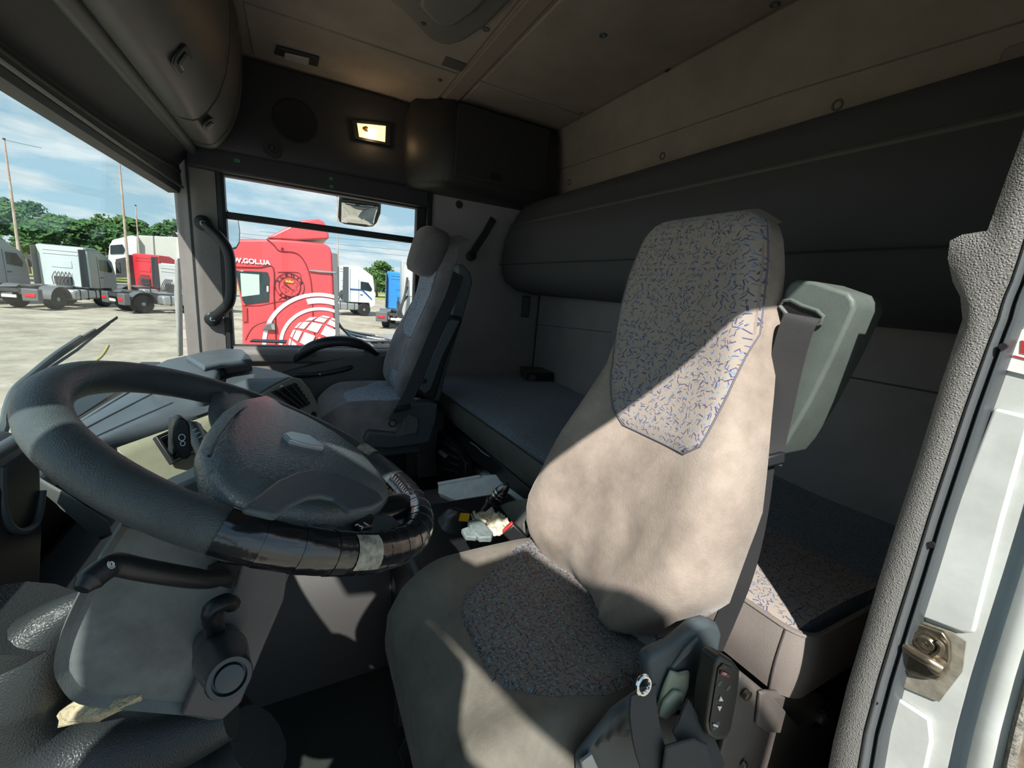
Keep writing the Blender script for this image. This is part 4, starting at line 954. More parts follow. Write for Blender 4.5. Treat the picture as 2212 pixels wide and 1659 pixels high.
# crease roll where back meets cushion
def crease(u, v):
    x = lerp(0.30, 0.64, u); a = pi*v
    return V((x, -0.445-0.03*cos(a)-0.03, -0.492+0.026*sin(a)+0.012*sin(u*9)*0.3))
cr = MB().slab(crease, 18, 8, (0,-0.004,-0.02)).build('rear_flap', cloth, ds, smooth=60); box_uv(cr, ((1,0,0),(0,1,0.3)))
fo = MB().ell((0.655,-0.455,-0.50), (0.035,0.03,0.03), 12, 8, lambda q: q*(1+0.2*noise.noise(q*60))).build('exposed_foam', mat('foam', (0.55,0.45,0.29), 0.95, bump=0.8, bscale=150, bdist=0.003), ds)
# pan and suspension under the cushion
MB().prism([V((0.285,-0.50,-0.63)),V((0.285,-0.16,-0.63)),V((0.285,-0.15,-0.66)),V((0.285,-0.17,-0.70)),V((0.285,-0.50,-0.70))], (0.38,0,0)).build('seat_pan', plast, ds, bevel=0.008)
MB().box((0.32,-0.48,-1.0), (0.62,-0.18,-0.69)).build('suspension_box', plast_blk, ds, bevel=0.02)
MB().prism([at(*p, x=0.66) for p in ((845,1435),(862,1422),(893,1520),(888,1560),(868,1570))], (-0.03,0,0)).build('front_latch', plast_green, ds, bevel=0.004)
MB().prism([at(*p, x=0.63) for p in ((852,1590),(872,1555),(930,1690),(880,1690))], (-0.03,0,0)).build('slide_rail', plast_blk, ds, bevel=0.003)
MB().box((0.60,-0.50,-0.80), (0.665,-0.14,-0.66)).build('inner_valance', plast_blk, ds, bevel=0.01)
# outboard valance with rocker switches
xv = 0.262
MB().prism([at(*p, x=xv) for p in ((1250,1640),(1330,1540),(1400,1490),(1500,1540),(1490,1600),(1420,1700),(1250,1700))], (0.010,0,0)).build('outer_valance', plast, ds, bevel=0.006)
for k in range(3):
    c = at(1303+k*24, 1612-k*14, x=xv-0.004)
    MB().prism(rrect(c, RT, UP*1+RT*0.5, 0.010, 0.010, 0.002), ray(1300,1600)*-0.004).build('rocker_switch', plast_grey, ds, bevel=0.001)
sl_ = MB().prism([at(*p, x=xv-0.004) for p in ((1252,1640),(1275,1622),(1292,1659),(1288,1690),(1262,1690))], (-0.004,0,0)).build('seat_slider_tab', silver_m, ds, bevel=0.001)
# recliner housing with sage lever
xr_ = 0.262
ho = [(1398,1440),(1402,1425),(1430,1408),(1455,1398),(1480,1378),(1510,1352),(1535,1345),(1555,1352),(1562,1370),(1553,1420),(1530,1480),(1500,1530),(1465,1555),(1425,1560),(1405,1530)]
hs = MB().prism([at(*p, x=xr_) for p in ho], (0.018,0.0,0)).build('recliner_housing', plast, ds, bevel=0.007, seg=3)
MB().tube([at(1452,1440,x=xr_-0.001), at(1480,1405,x=xr_-0.002), at(1505,1378,x=xr_-0.001)], [0.002,0.005,0.003], 8).build('housing_rib', plast_grey, hs)
le = [(1444,1441),(1460,1448),(1484,1443),(1482,1475),(1470,1505),(1466,1520),(1432,1547),(1416,1540),(1414,1528),(1428,1480)]
MB().prism([at(*p, x=xr_-0.001) for p in le], (-0.006,0,0)).build('recliner_lever', plast_sage, hs, bevel=0.003)
MB().prism([at(*p, x=xr_-0.007) for p in ((1430,1508),(1452,1485),(1470,1490),(1466,1520),(1432,1545),(1417,1540))], (-0.006,0,0)).build('lever_grip', plast_sage, hs, bevel=0.003)
# belt shoulder guide beside the backrest
yg = -0.60
go = [(1688,660),(1694,628),(1705,610),(1722,604),(1760,608),(1800,622),(1832,632),(1844,648),(1846,668),(1800,770),(1750,870),(1700,955),(1676,985),(1662,985),(1668,900),(1680,760)]
gd = MB().prism([at(*p, y=yg) for p in go], (0,-0.075,0)).build('belt_guide', plast_green, ds, bevel=0.008, seg=3)
slot = [(1690,662),(1697,651),(1712,650),(1735,662),(1765,672),(1778,684),(1772,698),(1755,702),(1738,690),(1712,690)]
so_ = [at(*p, y=yg+0.001) for p in slot]; sm = MB()
MB().prism(so_, (0,0.0012,0)).build('belt_slot', black_ink, gd, bevel=0.0)
cs_ = sum(so_, V())/len(so_); rim = [cs_+(p-cs_)*1.06+V((0,0.002,0)) for p in so_]
MB().tube(rim, 0.0028, 8, loop=True).build('slot_lip', plast_green, gd)
# remote control hung on the seat base
rc = thing('remote_control', at(1560,1600,x=0.215), 'black handheld heater remote with arrow buttons beside the driver seat', 'remote control')
xm = 0.222
ro = [(1548,1428),(1560,1416),(1585,1428),(1600,1448),(1597,1490),(1580,1580),(1568,1600),(1548,1602),(1530,1590),(1526,1570),(1538,1490)]
MB().prism([at(*p, x=xm) for p in ro], (0.022,0.0,-0.004)).build('body', mat('remote_body', (0.035,0.036,0.032), 0.4), rc, bevel=0.004, seg=3)
cr_ = sum((at(*p, x=xm-0.0005) for p in ro), V())/len(ro)
MB().prism([cr_+(at(*p, x=xm-0.0005)-cr_)*0.84 for p in ro], (-0.001,0,0)).build('faceplate', mat('remote_face', (0.014,0.014,0.012), 0.35), rc)
def rpt(px, py, o=0.002): return at(px, py, x=xm-o)
MB().prism([rpt(1556,1448), rpt(1575,1456), rpt(1574,1464), rpt(1555,1456)], (-0.001,0,0)).build('red_stop_key', mat('key_red', (0.25,0.01,0.02), 0.4), rc)
um_ = frame_mat(rpt(1565,1456,0.0034), rpt(1575,1460)-rpt(1555,1452), V((0,0,1)))
text_mesh('stop_lettering', 'STOP', 0.0042, white_ink, rc, um_, 0.0001)
um_ = frame_mat(rpt(1566,1441,0.0024), rpt(1578,1447)-rpt(1552,1434), V((0,0,1)))
text_mesh('name_lettering', '- - -', 0.0045, mat('gold_ink', (0.5,0.42,0.25), 0.5), rc, um_, 0.0001)
for px, py, up_ in ((1556,1508,1),(1553,1530,-1)):
    a, b2, c2 = rpt(px-4, py+5*up_), rpt(px+5, py+5*up_), rpt(px, py-5*up_)
    MB().prism([a, b2, c2], (-0.001,0,0)).build('arrow_mark', white_ink, rc)
for px, py in ((1553,1475),(1572,1485)):
    MB().lathe(rpt(px, py, 0.0008), (-1,0,0), [(0,.004),(0.0012,.0038),(0.0015,.002)], 12).build('key', plast, rc)
MB().lathe(rpt(1546,1566,0.0008), (-1,0,0), [(0,.0065),(0.0012,.006),(0.0016,.004)], 14).build('round_key', plast, rc)
MB().prism([rpt(1541,1563,.0026), rpt(1551,1567,.0026), rpt(1550,1571,.0026), rpt(1540,1567,.0026)], (-0.0004,0,0)).build('key_mark', white_ink, rc)
# plastic seat plinth behind the remote
pb = thing('seat_plinth', (0.25,-0.52,-1.0), 'brown grey moulded plinth with bolt below the bunk corner', 'plinth')
po = [(1600,1455),(1655,1500),(1715,1502),(1760,1490),(1800,1530),(1815,1560),(1790,1620),(1765,1690),(1540,1690),(1560,1610)]
MB().prism([at(*p, x=0.242) for p in po], (0.012,-0.01,-0.004)).build('cover', mat('plinth_plastic', (0.125,0.110,0.100), 0.6, bump=0.5, bscale=420, var=0.12, vscale=12), pb, bevel=0.01, seg=3)
MB().prism([at(*p, x=0.241) for p in ((1635,1490),(1650,1486),(1690,1530),(1725,1565),(1700,1580),(1650,1575),(1628,1560))], (-0.006,0,0)).build('raised_pad', MATS['plinth_plastic'], pb, bevel=0.008, seg=3)
bo = at(1775,1552,x=0.233)
MB().lathe(at(1770,1552,x=0.2405), (-1,0.2,0), [(0,.022),(0.001,.022),(0.001,.001)], 18).build('bolt_recess', black_ink, pb)
MB().lathe(bo, (-1,0.2,0), [(-0.006,.014),(0.0,.014),(0.001,.010),(0.006,.009),(0.007,.005)], 6).build('bolt', chrome, pb)
MB().lathe(at(1610,1498,x=0.239), (-1,0,0), [(0,.008),(0.005,.007),(0.006,.003)], 12).build('screw', steel, pb)
MB().lathe(at(1606,1650,x=0.239), (-1,0,0), [(0,.006),(0.004,.005),(0.005,.003)], 12).build('screw', steel, pb)
# seat belt of the driver seat
sb = thing('driver_seat_belt', at(1395,1480,x=0.25), 'dark webbing seat belt running down the side of the driver seat', 'seat belt')
yb = yg+0.004
b1 = crv([at(1745,688,y=yb-0.01), at(1732,686,y=yb+0.008), at(1716,720,y=yb+0.012), at(1695,800,y=yb+0.012), at(1678,880,y=yb+0.014), at(1662,950,y=yb+0.02), at(1652,1000,y=yb+0.03)], 5)
MB().ribbon(b1, V((1,0.2,0.1)), 0.040, 0.0022).build('shoulder_strap', webbing, sb)
b2 = crv([at(1652,1000,y=-0.565), at(1640,1090,y=-0.55), at(1622,1180,y=-0.53), at(1598,1260,y=-0.51), at(1570,1330,y=-0.50), at(1540,1400,y=-0.49)], 5)
MB().ribbon(b2, V((0.5,0.8,0.1)), 0.026, 0.0022).build('lower_strap', mat('webbing_black', (0.018,0.018,0.020), 0.8, bump=0.8, bscale=260, btype='weave'), sb)
MB().obox(at(1653,997,y=-0.555), (0.052,0.010,0.016), Matrix((( (RT+UP*0.25).normalized()), FW, UP)).transposed()).build('belt_clip', plast_blk, sb, bevel=0.003)
xb = 0.232
MB().tube([at(1390,1480,x=xb)+(V((0,1,0))*cos(a)+V((0.3,0,1)).normalized()*sin(a))*0.0085 for a in [2*pi*k/20 for k in range(20)]], 0.0022, 8, loop=True).build('anchor_ring', chrome, sb)
b3 = crv([at(1390,1490,x=xb), at(1388,1520,x=xb-.002), at(1392,1560,x=xb-.004), at(1402,1610,x=xb-.006), at(1425,1680,x=xb-.01)], 5)
MB().ribbon(b3, V((0,1,0.25)), 0.036, 0.0025).build('anchor_strap', webbing, sb)
b4 = crv([at(1470,1545,x=0.235), at(1490,1580,x=0.23), at(1520,1620,x=0.225), at(1545,1680,x=0.22)], 4)
MB().ribbon(b4, V((0,1,0.6)), 0.040, 0.0025).build('slack_strap', webbing, sb)
MB().prism([at(*p, x=0.215) for p in ((1440,1615),(1500,1597),(1530,1610),(1550,1690),(1430,1690))], (0.004,0,0)).build('slack_fold', webbing, sb, bevel=0.002)

# ---- passenger seat: the same model of seat, further across
TP = Matrix.Translation((1.235, 0.060, 0.045))
ps = thing('passenger_chair', (1.71,-0.2,-1.0), 'grey velvet passenger seat with blue strewn insert and head cushion', 'seat')
rng = (0.30, 0.80, lambda v: (interp([(0.30,-0.30),(0.36,-0.55),(0.6,-0.76),(0.80,-0.84)], v), interp([(0.30,0.30),(0.36,0.55),(0.6,0.76),(0.80,0.84)], v)))
seat_back(ps, TP, velvet_dk, cloth_blue, None, rng)
def pfn(s, t):
    v = lerp(-0.06, 0.06, t); u = lerp(-0.45, 0.45, s)*(1-0.3*t); return BS(u, v, TP, 0.003)
pi_ = MB().slab(pfn, 12, 8, BN*-0.006).build('lumbar_insert', cloth_blue, ps, smooth=60); box_uv(pi_, ((1,0,0),(0,0,1)))
seat_cushion(ps, TP, velvet_dk, cloth_blue, cl, 0.02, 0.76)
# soft head cushion strapped on
hcn = BA+BV*(BL*0.845)+BN*0.040; hcn = TP @ V((0.49, hcn.y, hcn.z))
def hq(q):
    q = V((q.x*(1-0.10*(q.z/0.085)), q.y, q.z)); return q
Rm = Matrix(((1,0,0),(0,BN.y,BV.y),(0,BN.z,BV.z)))
R = []
for i in range(13):
    t = -1+2*i/12; ring = []
    for j in range(24):
        a = 2*pi*j/24; c_, s_ = cos(a), sin(a)
        k = (1-abs(t)**5)**0.42 if abs(t) < 1 else 0.02
        q = V(((abs(c_)**0.5)*(1 if c_ > 0 else -1)*0.122*max(k, 0.02), (abs(s_)**0.8)*(1 if s_ > 0 else -1)*0.058*max(k, 0.02), t*0.102))
        ring.append(hcn + Rm @ q)
    R.append(ring)
MB().rings(R).build('head_cushion', mat('velvet_head', (0.16,0.145,0.152), 0.95, spec=0.1, bump=0.4, bscale=260, var=0.15, vscale=14, sheen=0.2), ps, smooth=70)
MB().box((1.53,-0.43,-0.66), (1.90,-0.10,-0.60)).build('seat_pan', plast, ps, bevel=0.01)
MB().box((1.56,-0.38,-1.0), (1.86,-0.10,-0.65)).build('suspension_box', plast_blk, ps, bevel=0.02)
xs_ = 1.475
MB().prism([at(*p, x=xs_) for p in ((795,932),(860,938),(862,915),(848,908),(872,872),(925,868),(946,872),(944,905),(928,958),(905,962),(840,970),(800,968),(785,952))], (0.05,0,0)).build('side_housing', plast, ps, bevel=0.008, seg=3)
MB().prism([at(*p, x=xs_-0.001) for p in ((872,905),(886,894),(902,902),(904,918),(898,936),(864,941),(866,925))], (-0.006,0,0)).build('recliner_lever', plast_green, ps, bevel=0.003)
yp = None
gp = [(988,572),(1000,570),(1018,590),(1021,612),(1000,690),(965,800),(950,868),(928,866),(940,800),(972,700),(990,600)]
MB().prism([at(*p, x=1.50) for p in gp], (0.06,0,0)).build('belt_guide', plast, ps, bevel=0.008, seg=3)
ar = [(966,690),(978,682),(997,684),(1000,694),(968,770),(945,850),(938,866),(912,858),(897,845),(897,828),(928,765)]
am = MB().prism([at(*p, x=1.455) for p in ar], (0.055,0,0)).build('armrest', plast_blk, ps, bevel=0.010, seg=3)
MB().prism([at(*p, x=1.452) for p in ((965,697),(975,690),(993,692),(955,770),(930,840),(918,850),(905,840),(935,765))], (-0.006,0,0)).build('armrest_pad', plast, am, bevel=0.004)
MB().lathe(at(917,823,x=1.446), (-1,0,0), [(0,.010),(0.003,.009),(0.0035,.005),(0.001,.004)], 14).build('pivot_cap', plast_blk, am)
MB().prism([at(*p, x=2.0) for p in ((870,690),(893,660),(896,668),(868,712),(852,728))], (-0.03,0,0)).build('outer_armrest', plast_blk, ps, bevel=0.004)
pbelt = thing('passenger_seat_belt', at(870,880,x=1.45), 'black webbing seat belt down the side of the passenger seat', 'seat belt')
q1 = crv([at(990,592,x=1.50), at(975,640,x=1.47), at(948,700,x=1.455), at(915,780,x=1.445), at(885,850,x=1.44), at(868,882,x=1.44)], 5)
MB().ribbon(q1, V((0,1,0.4)), 0.044, 0.0025).build('strap', webbing, pbelt)
MB().obox(at(869,882,x=1.435), (0.010,0.062,0.018), Matrix.Rotation(radians(-12), 3, 'X')).build('belt_clip', plast_blk, pbelt, bevel=0.003)
q2 = crv([at(868,882,x=1.437), at(858,898,x=1.437), at(850,910,x=1.44)], 4)
MB().ribbon(q2, V((0,1,0.6)), 0.044, 0.0025).build('strap', webbing, pbelt)
MB().tube([at(848,914,x=1.44)+(V((0,1,0))*cos(a)+V((0,0,1))*sin(a))*0.013 for a in [2*pi*k/16 for k in range(16)]], 0.003, 6, loop=True).build('anchor_ring', plast_blk, pbelt)

# ================================================================== bunks
lb = thing('lower_bunk', (1.1,-0.9,-1.0), 'lower bunk with dark blue cloth mattress across the rear of the cab', 'bunk')
def mfront(x): return interp([(0.2,-0.625),(0.75,-0.585),(1.45,-0.550),(2.0,-0.545)], x)
def mtop(u, v):
    x = lerp(0.250, 1.985, u); y = lerp(mfront(x)-0.010, -1.178, v)
    wob = 0.006*noise.noise(V((x*5, y*6, 0)))+0.005*sin(x*17+y*8)*exp(-((x-1.05)/0.35)**2)*exp(-((y+0.66)/0.12)**2)
    return V((x, y, -0.438+wob-0.010*exp(-v*30)))
mt_ = MB().slab(mtop, 70, 26, (0,0,-0.09)).build('mattress', mattress_m, lb, smooth=60); box_uv(mt_, ((1,0,0),(0,1,0)))
def corner(u, v):     # end of the cover, lighter strewn cloth
    p = mtop(u*0.30, v*0.45); return p+V((0,0,0.0025))
co = MB().slab(corner, 24, 14, (0,0,-0.004)).build('mattress_end_cloth', cloth, lb, smooth=60); box_uv(co, ((1,0,0),(0,1,0)))
fy = mfront(0.25)
bpath = [(lerp(0.78, 0.262, k/12), mfront(lerp(0.78, 0.262, k/12)), 0.0, 1.0) for k in range(13)]
bpath += [(0.262-0.030*sin(pi/2*k/6), fy-0.030+0.030*cos(pi/2*k/6), -sin(pi/2*k/6), cos(pi/2*k/6)) for k in range(1, 7)]
bpath += [(0.232, lerp(fy-0.030, -0.84, k/6), -1.0, 0.0) for k in range(1, 7)]
def mborder(u, v):
    k = u*(len(bpath)-1); i = min(int(k), len(bpath)-2); f = k-i; q = [lerp(bpath[i][j], bpath[i+1][j], f) for j in range(4)]
    o = 0.004+0.007*sin(pi*v); return V((q[0]+q[2]*o, q[1]+q[3]*o, lerp(-0.440, -0.546, v)))
MB().slab(mborder, 48, 8, (0.006,-0.010,0)).build('front_border', vinyl_tan, lb, smooth=60)
MB().tube([mborder(12.5/24, k/8)+V((-0.0008,0.0012,0)) for k in range(9)], 0.0014, 6).build('border_seam', mat('seam_dark', (0.08,0.07,0.065), 0.7), lb)
MB().tube([mborder(k/40, 0.0)+V((0,0,0.001)) for k in range(41)], 0.0022, 6).build('border_piping', vinyl_tan, lb)
def mface2(u, v):
    x = lerp(0.78, 1.985, u); return V((x, mfront(x)+0.006+0.010*sin(pi*v), lerp(-0.444, -0.53, v)))
MB().slab(mface2, 20, 6, (0,-0.006,0)).build('front_border', mat('border_dark', (0.075,0.072,0.066), 0.55, bump=0.3, bscale=60, bdist=0.003, var=0.2, vscale=14), lb, smooth=60)
MB().box((0.275,-1.18,-0.58), (2.0,-0.655,-0.530)).build('bunk_board', plast_blk, lb, bevel=0.004)
bd = mat('black_steel', (0.012,0.013,0.016), 0.45)
MB().prism([at(*p, y=-0.56) for p in ((985,930),(1060,985),(1150,1062),(1150,1092),(1056,1022),(985,965))], (0,-0.03,0)).build('front_rail', bd, lb, bevel=0.003)
MB().box((0.275,-1.18,-1.0), (2.0,-0.67,-0.58)).build('bunk_base', trim_dk, lb, bevel=0.004)
MB().tube(crv([at(1015,955,y=-0.54), at(1030,965,y=-0.54), at(1040,975,y=-0.535), at(1056,986,y=-0.54)], 5), 0.0012, 5).build('loose_thread', mat('thread', (0.4,0.4,0.42), 0.8), lb)
for px, py in ((1122,924),(1155,950)):
    MB().ell(at(px,py,z=-0.436), (0.004,0.004,0.002), 8, 6).build('upholstery_tack', chrome, lb)
ub = thing('upper_bunk', (1.1,-1.1,0.0), 'dark padded upper bunk folded against the rear wall', 'bunk')
uprof = [(-1.165,0.452),(-1.05,0.440),(-1.00,0.418),(-0.962,0.372),(-0.940,0.318),(-0.925,0.300),(-0.905,0.240),(-0.895,0.15),(-0.900,0.085),(-0.925,0.040),(-0.98,0.008),(-1.08,-0.006),(-1.17,0.0)]
def ur(x, k=0.0):
    c = V((0, -1.08, 0.20)); return [V((x, lerp(y, c.y, k), lerp(z, c.z, k))) for y, z in uprof]
xl_ = [0.152,0.17,0.4,0.8,1.2,1.6,1.90,1.935,1.950]; kl = [0.1,0,0,0,0,0,0,0.05,0.2]
MB().rings([ur(x, k) for x, k in zip(xl_, kl)]).build('cushion', bunk_vinyl, ub, smooth=50)
MB().tube([V((x, -0.937, 0.312)) for x in (0.16,0.6,1.1,1.6,1.92)], 0.008, 8).build('piping', mat('bunk_piping', (0.085,0.083,0.080), 0.6), ub)
MB().tube([V((x, -0.893, 0.125)) for x in (0.16,0.6,1.1,1.6,1.93)], 0.0025, 6).build('lower_seam', mat('bunk_seam', (0.04,0.04,0.042), 0.7), ub)
hs2 = thing('bunk_strap_hinge', at(1018,552,x=1.995), 'dark folding strut beside the upper bunk on the side wall', 'strut')
pth = [at(1066,472,x=1.985), at(1048,505,x=1.98), at(1030,532,x=1.98), at(1018,553,x=1.98)]
MB().ribbon(pth, V((0,1,0.5)), 0.034, 0.010).build('strut_arm', trim_dk, hs2, bevel=0.003)
MB().lathe(at(1017,553,x=1.988), (-1,0,0), [(0,.024),(0.018,.023),(0.020,.019),(0.020,.011),(0.008,.010)], 20).build('pivot_ring', trim_dk, hs2)
# two small metal boxes on the bunk
for k, (o_, nm) in enumerate((([(1108,797),(1130,795),(1186,798),(1188,823),(1150,822),(1112,806)], 'metal_case'),)):
    bx_ = thing('radio_unit', at(1150,820,z=-0.436), 'small dark metal box lying in the far corner of the lower bunk', 'box')
    c = at(1150,815,z=-0.432); 
    ux, uy = V((0.95,-0.30,0)).normalized(), V((0.30,0.95,0)).normalized()
    Rb = Matrix((ux, uy, V((0,0,1)))).transposed()
    MB().obox(c+uy*-0.02+V((0,0,0.022)), (0.145,0.15,0.044), Rb).build('case', mat('case_metal', (0.12,0.115,0.105), 0.4, metal=0.5), bx_, bevel=0.002)
    MB().obox(c+ux*-0.074+V((0,0,0.022))+uy*-0.02, (0.006,0.14,0.038), Rb).build('front_plate', plast_blk, bx_, bevel=0.001)
    MB().obox(c+ux*-0.084+uy*0.02+V((0,0,0.018)), (0.02,0.03,0.024), Rb).build('connector', plast, bx_, bevel=0.002)

# ================================================================== between the seats
cr1 = thing('white_panel_box', at(1040,1060,y=-0.62), 'scuffed white metal box under the bunk between the seats', 'box')
scf = mat('scuffed_white', (0.88,0.92,0.94), 0.5, dirt=(0.72,0.76,0.77), var=0.03, vscale=26)
wbn = V((-0.2,0.45,0.87)).normalized(); wbc = at(1040,1062,y=-0.50)
MB().prism([at(*p, pl=(wbn, wbc)) for p in ((946,1046),(1020,1028),(1070,1024),(1150,1070),(1140,1100),(1060,1112),(946,1064))], wbn*-0.05).build('box_side', scf, cr1, bevel=0.003)
MB().prism([at(*p, pl=(wbn, wbc+wbn*0.001)) for p in ((946,1044),(1036,1028),(1040,1032),(947,1049))], wbn*0.006).build('box_rim', scf, cr1, bevel=0.001)
MB().prism([at(*p, y=-0.60) for p in ((1014,1006),(1022,1010),(1050,1026),(1048,1034),(1014,1034))], (0,-0.03,0)).build('back_flap', scf, cr1)
MB().prism([at(*p, y=-0.57) for p in ((1008,1004),(1014,1004),(1014,1034),(1008,1034))], (0,-0.02,0)).build('bracket', bd, cr1)
gl = thing('bunk_gas_strut', at(1075,1085,y=-0.50), 'black strut with ribbed chrome end leaning against the bunk rail', 'strut')
g0, g1 = at(1046,1108,y=-0.44), at(1096,1046,y=-0.48)
dgl = (g1-g0).normalized(); Lg = (g1-g0).length
MB().lathe(g0, dgl, [(0,.015),(Lg*.30,.015),(Lg*.34,.020),(Lg*.42,.021),(Lg*.45,.016),(Lg*.55,.017),(Lg*.62,.018),(Lg*.80,.016),(Lg*.95,.011),(Lg,.007)], 18).build('strut_body', mat('dark_chrome', (0.18,0.18,0.18), 0.18, metal=0.9), gl)
for k in (0.58, 0.68):
    MB().lathe(g0+dgl*Lg*k, dgl, [(0,.0180),(0.004,.0188),(0.006,.0180)], 18).build('ring', chrome, gl)
cp = thing('grey_bracket_plate', at(1120,1110,y=-0.48), 'dull grey bent metal plate beside the driver seat back', 'plate')
MB().prism([at(*p, y=-0.47) for p in ((1078,1092),(1100,1084),(1142,1076),(1148,1090),(1130,1130),(1132,1160),(1110,1160),(1100,1120))], (0,-0.006,0)).build('plate', mat('plate_grey', (0.14,0.145,0.13), 0.5, var=0.15, vscale=40), cp, bevel=0.002)
# soft clutter beside the seat
gb = thing('gear_gaiter', at(960,1160,z=-0.60), 'black leatherette gear lever gaiter behind the steering wheel', 'gaiter')
def gq(q): return q*(1+0.10*noise.noise(q*30)+0.05*sin(q.z*120))
MB().ell(at(985,1155,z=-0.62), (0.075,0.06,0.062), 20, 14, gq).build('gaiter', mat('soft_leatherette', (0.018,0.020,0.022), 0.35, spec=0.5, bump=0.3, bscale=40, bdist=0.004), gb)
yc = thing('yellow_tag', at(1003,1115,z=-0.56), 'small square yellow tag on the clutter beside the gear gaiter', 'tag')
MB().prism([at(*p, z=-0.515) for p in ((995,1108),(1015,1109),(1012,1124),(991,1122))], (0,0,-0.004)).build('tag', yellow_card, yc)
rg = thing('crumpled_rag', at(1060,1130,z=-0.57), 'crumpled cream paper and rag between the seats', 'rag')
def rag(u, v):
    p = lerp(lerp(at(1018,1108,z=-0.53), at(1078,1100,z=-0.53), u), lerp(at(1050,1154,z=-0.53), at(1118,1152,z=-0.53), u), v)
    return p+V((0,0,0.020*noise.noise(p*38)+0.012*noise.noise(p*90)))
MB().slab(rag, 26, 26, (0,0,-0.004)).build('rag', paper, rg, smooth=50)
cord = crv([at(1024,1106,z=-0.515), at(1030,1118,z=-0.51), at(1045,1120,z=-0.51), at(1055,1112,z=-0.51), at(1040,1108,z=-0.51), at(1032,1114,z=-0.505), at(1050,1128,z=-0.51)], 5)
MB().tube(cord, 0.0035, 8).build('twisted_cord', mat('cord_cream', (0.5,0.45,0.34), 0.8), rg)
gc = thing('grey_cloth_pad', at(1030,1145,z=-0.57), 'folded blue grey cloth pad on the floor console', 'cloth')
MB().prism([at(*p, z=-0.512) for p in ((1010,1124),(1035,1120),(1052,1134),(1066,1150),(1062,1160),(1036,1160),(1020,1148))], (0,0,-0.014)).build('pad', mat('pad_cloth', (0.16,0.20,0.20), 0.7, bump=1.0, bscale=60, bdist=0.004, var=0.2, vscale=60), gc, bevel=0.003)
MB().prism([at(*p, z=-0.515) for p in ((996,1142),(1012,1136),(1030,1150),(1030,1160),(1006,1158))], (0,0,-0.012)).build('pad_flap', MATS['pad_cloth'], gc, bevel=0.003)
bk_ = thing('seat_belt_buckle', at(1115,1160,z=-0.55), 'black seat belt buckle with a red release button', 'buckle')
m0, m1 = at(1122,1165,y=-0.43), at(1100,1142,y=-0.41)
dbk = (m1-m0).normalized(); sbk = (RT*0.75+UP*0.55).normalized(); sbk = (sbk-dbk*sbk.dot(dbk)).normalized(); nbk = dbk.cross(sbk)
Rk = Matrix((sbk, dbk, nbk)).transposed()
MB().obox(lerp(m0, m1, 0.35), (0.034,0.052,0.020), Rk).build('buckle_body', plast_blk, bk_, bevel=0.004)
MB().obox(m1+dbk*0.004, (0.030,0.008,0.015), Rk).build('release_button', red_plastic, bk_, bevel=0.002)
MB().tube(crv([m0-dbk*0.02, m0-dbk*0.05-V((0,0,0.03)), m0-dbk*0.06-V((0,0,0.10))], 4), 0.010, 8).build('buckle_stalk', plast_blk, bk_)
# console floor the clutter lies on
cf = thing('centre_console', (0.85,-0.35,-1.0), 'dark low console floor between the seats', 'console')
MB().box((0.70,-0.56,-0.99), (1.02,-0.20,-0.585)).build('tray', plast_blk, cf, bevel=0.02)
# dark clutter under the passenger seat
bt2 = thing('black_storage_crate', (1.35,-0.56,-1.0), 'black ribbed plastic crate in the shade beside the passenger seat', 'crate')
MB().prism([at(*p, y=-0.53) for p in ((945,930),(985,965),(1005,1000),(1005,1035),(945,1045),(940,975))], (0,-0.03,0)).build('crate_side', plast_blk, bt2, bevel=0.004)
for k in range(4):
    MB().tube([at(950,950+k*20,y=-0.527), at(988,975+k*15,y=-0.527)], 0.005, 6).build('crate_rib', trim_dk, bt2)
MB().prism([at(*p, y=-0.52) for p in ((944,975),(952,972),(968,984),(962,990))], (0,0.002,0)).build('crate_sticker', mat('sticker_grey', (0.3,0.3,0.3), 0.5), bt2)
# ================================================================== outside: mirrors, wiper
ZG = -2.7
mr = thing('door_mirror', at(505,540,x=2.45), 'tall exterior door mirror seen past the pillar handle', 'mirror')
mo = [(486,462),(500,458),(515,465),(520,500),(519,525),(512,538),(500,541),(487,535)]
mn = V((-0.45,-0.89,0.0)).normalized(); mcn = at(505,500,x=2.45)
MB().prism([at(*p, pl=(mn, mcn)) for p in mo], mn*-0.09).build('shell', plast_blk, mr, bevel=0.006)
MB().prism([at(*p, pl=(mn, mcn+mn*0.003)) for p in ((489,468),(500,463),(513,469),(517,500),(516,522),(510,533),(500,536),(490,531))], mn*-0.003).build('mirror_glass', mat('mirror', (0.80,0.83,0.84), 0.02, metal=1.0), mr)
MB().tube([at(492,466,x=2.50), at(478,440,x=2.35), V((2.09,0.33,0.36))], 0.012, 8).build('arm', plast_blk, mr)
km = thing('kerb_mirror', at(775,462,x=2.42), 'rounded kerb mirror hanging outside the top of the passenger window', 'mirror')
ko = [(732,434),(740,430),(775,433),(815,440),(823,447),(822,462),(814,482),(806,490),(790,491),(745,485),(733,480),(730,470)]
kc = at(776,461,x=2.42); kn = V((-0.55,0.10,-0.83)).normalized()
K = [at(*p, pl=(kn, kc)) for p in ko]
MB().prism(K, kn*-0.05).build('shell', plast_blk, km, bevel=0.004, seg=2)
def kg(u, v):
    a = lerp(lerp(at(738,436,pl=(kn,kc)), at(817,446,pl=(kn,kc)), u), lerp(at(737,479,pl=(kn,kc)), at(806,487,pl=(kn,kc)), u), v)
    bul = 0.014*(1-(2*u-1)**2)*(1-(2*v-1)**2); return a+kn*(0.003+bul)
MB().slab(kg, 16, 12, kn*-0.002).build('mirror_glass', MATS['mirror'], km, smooth=80)
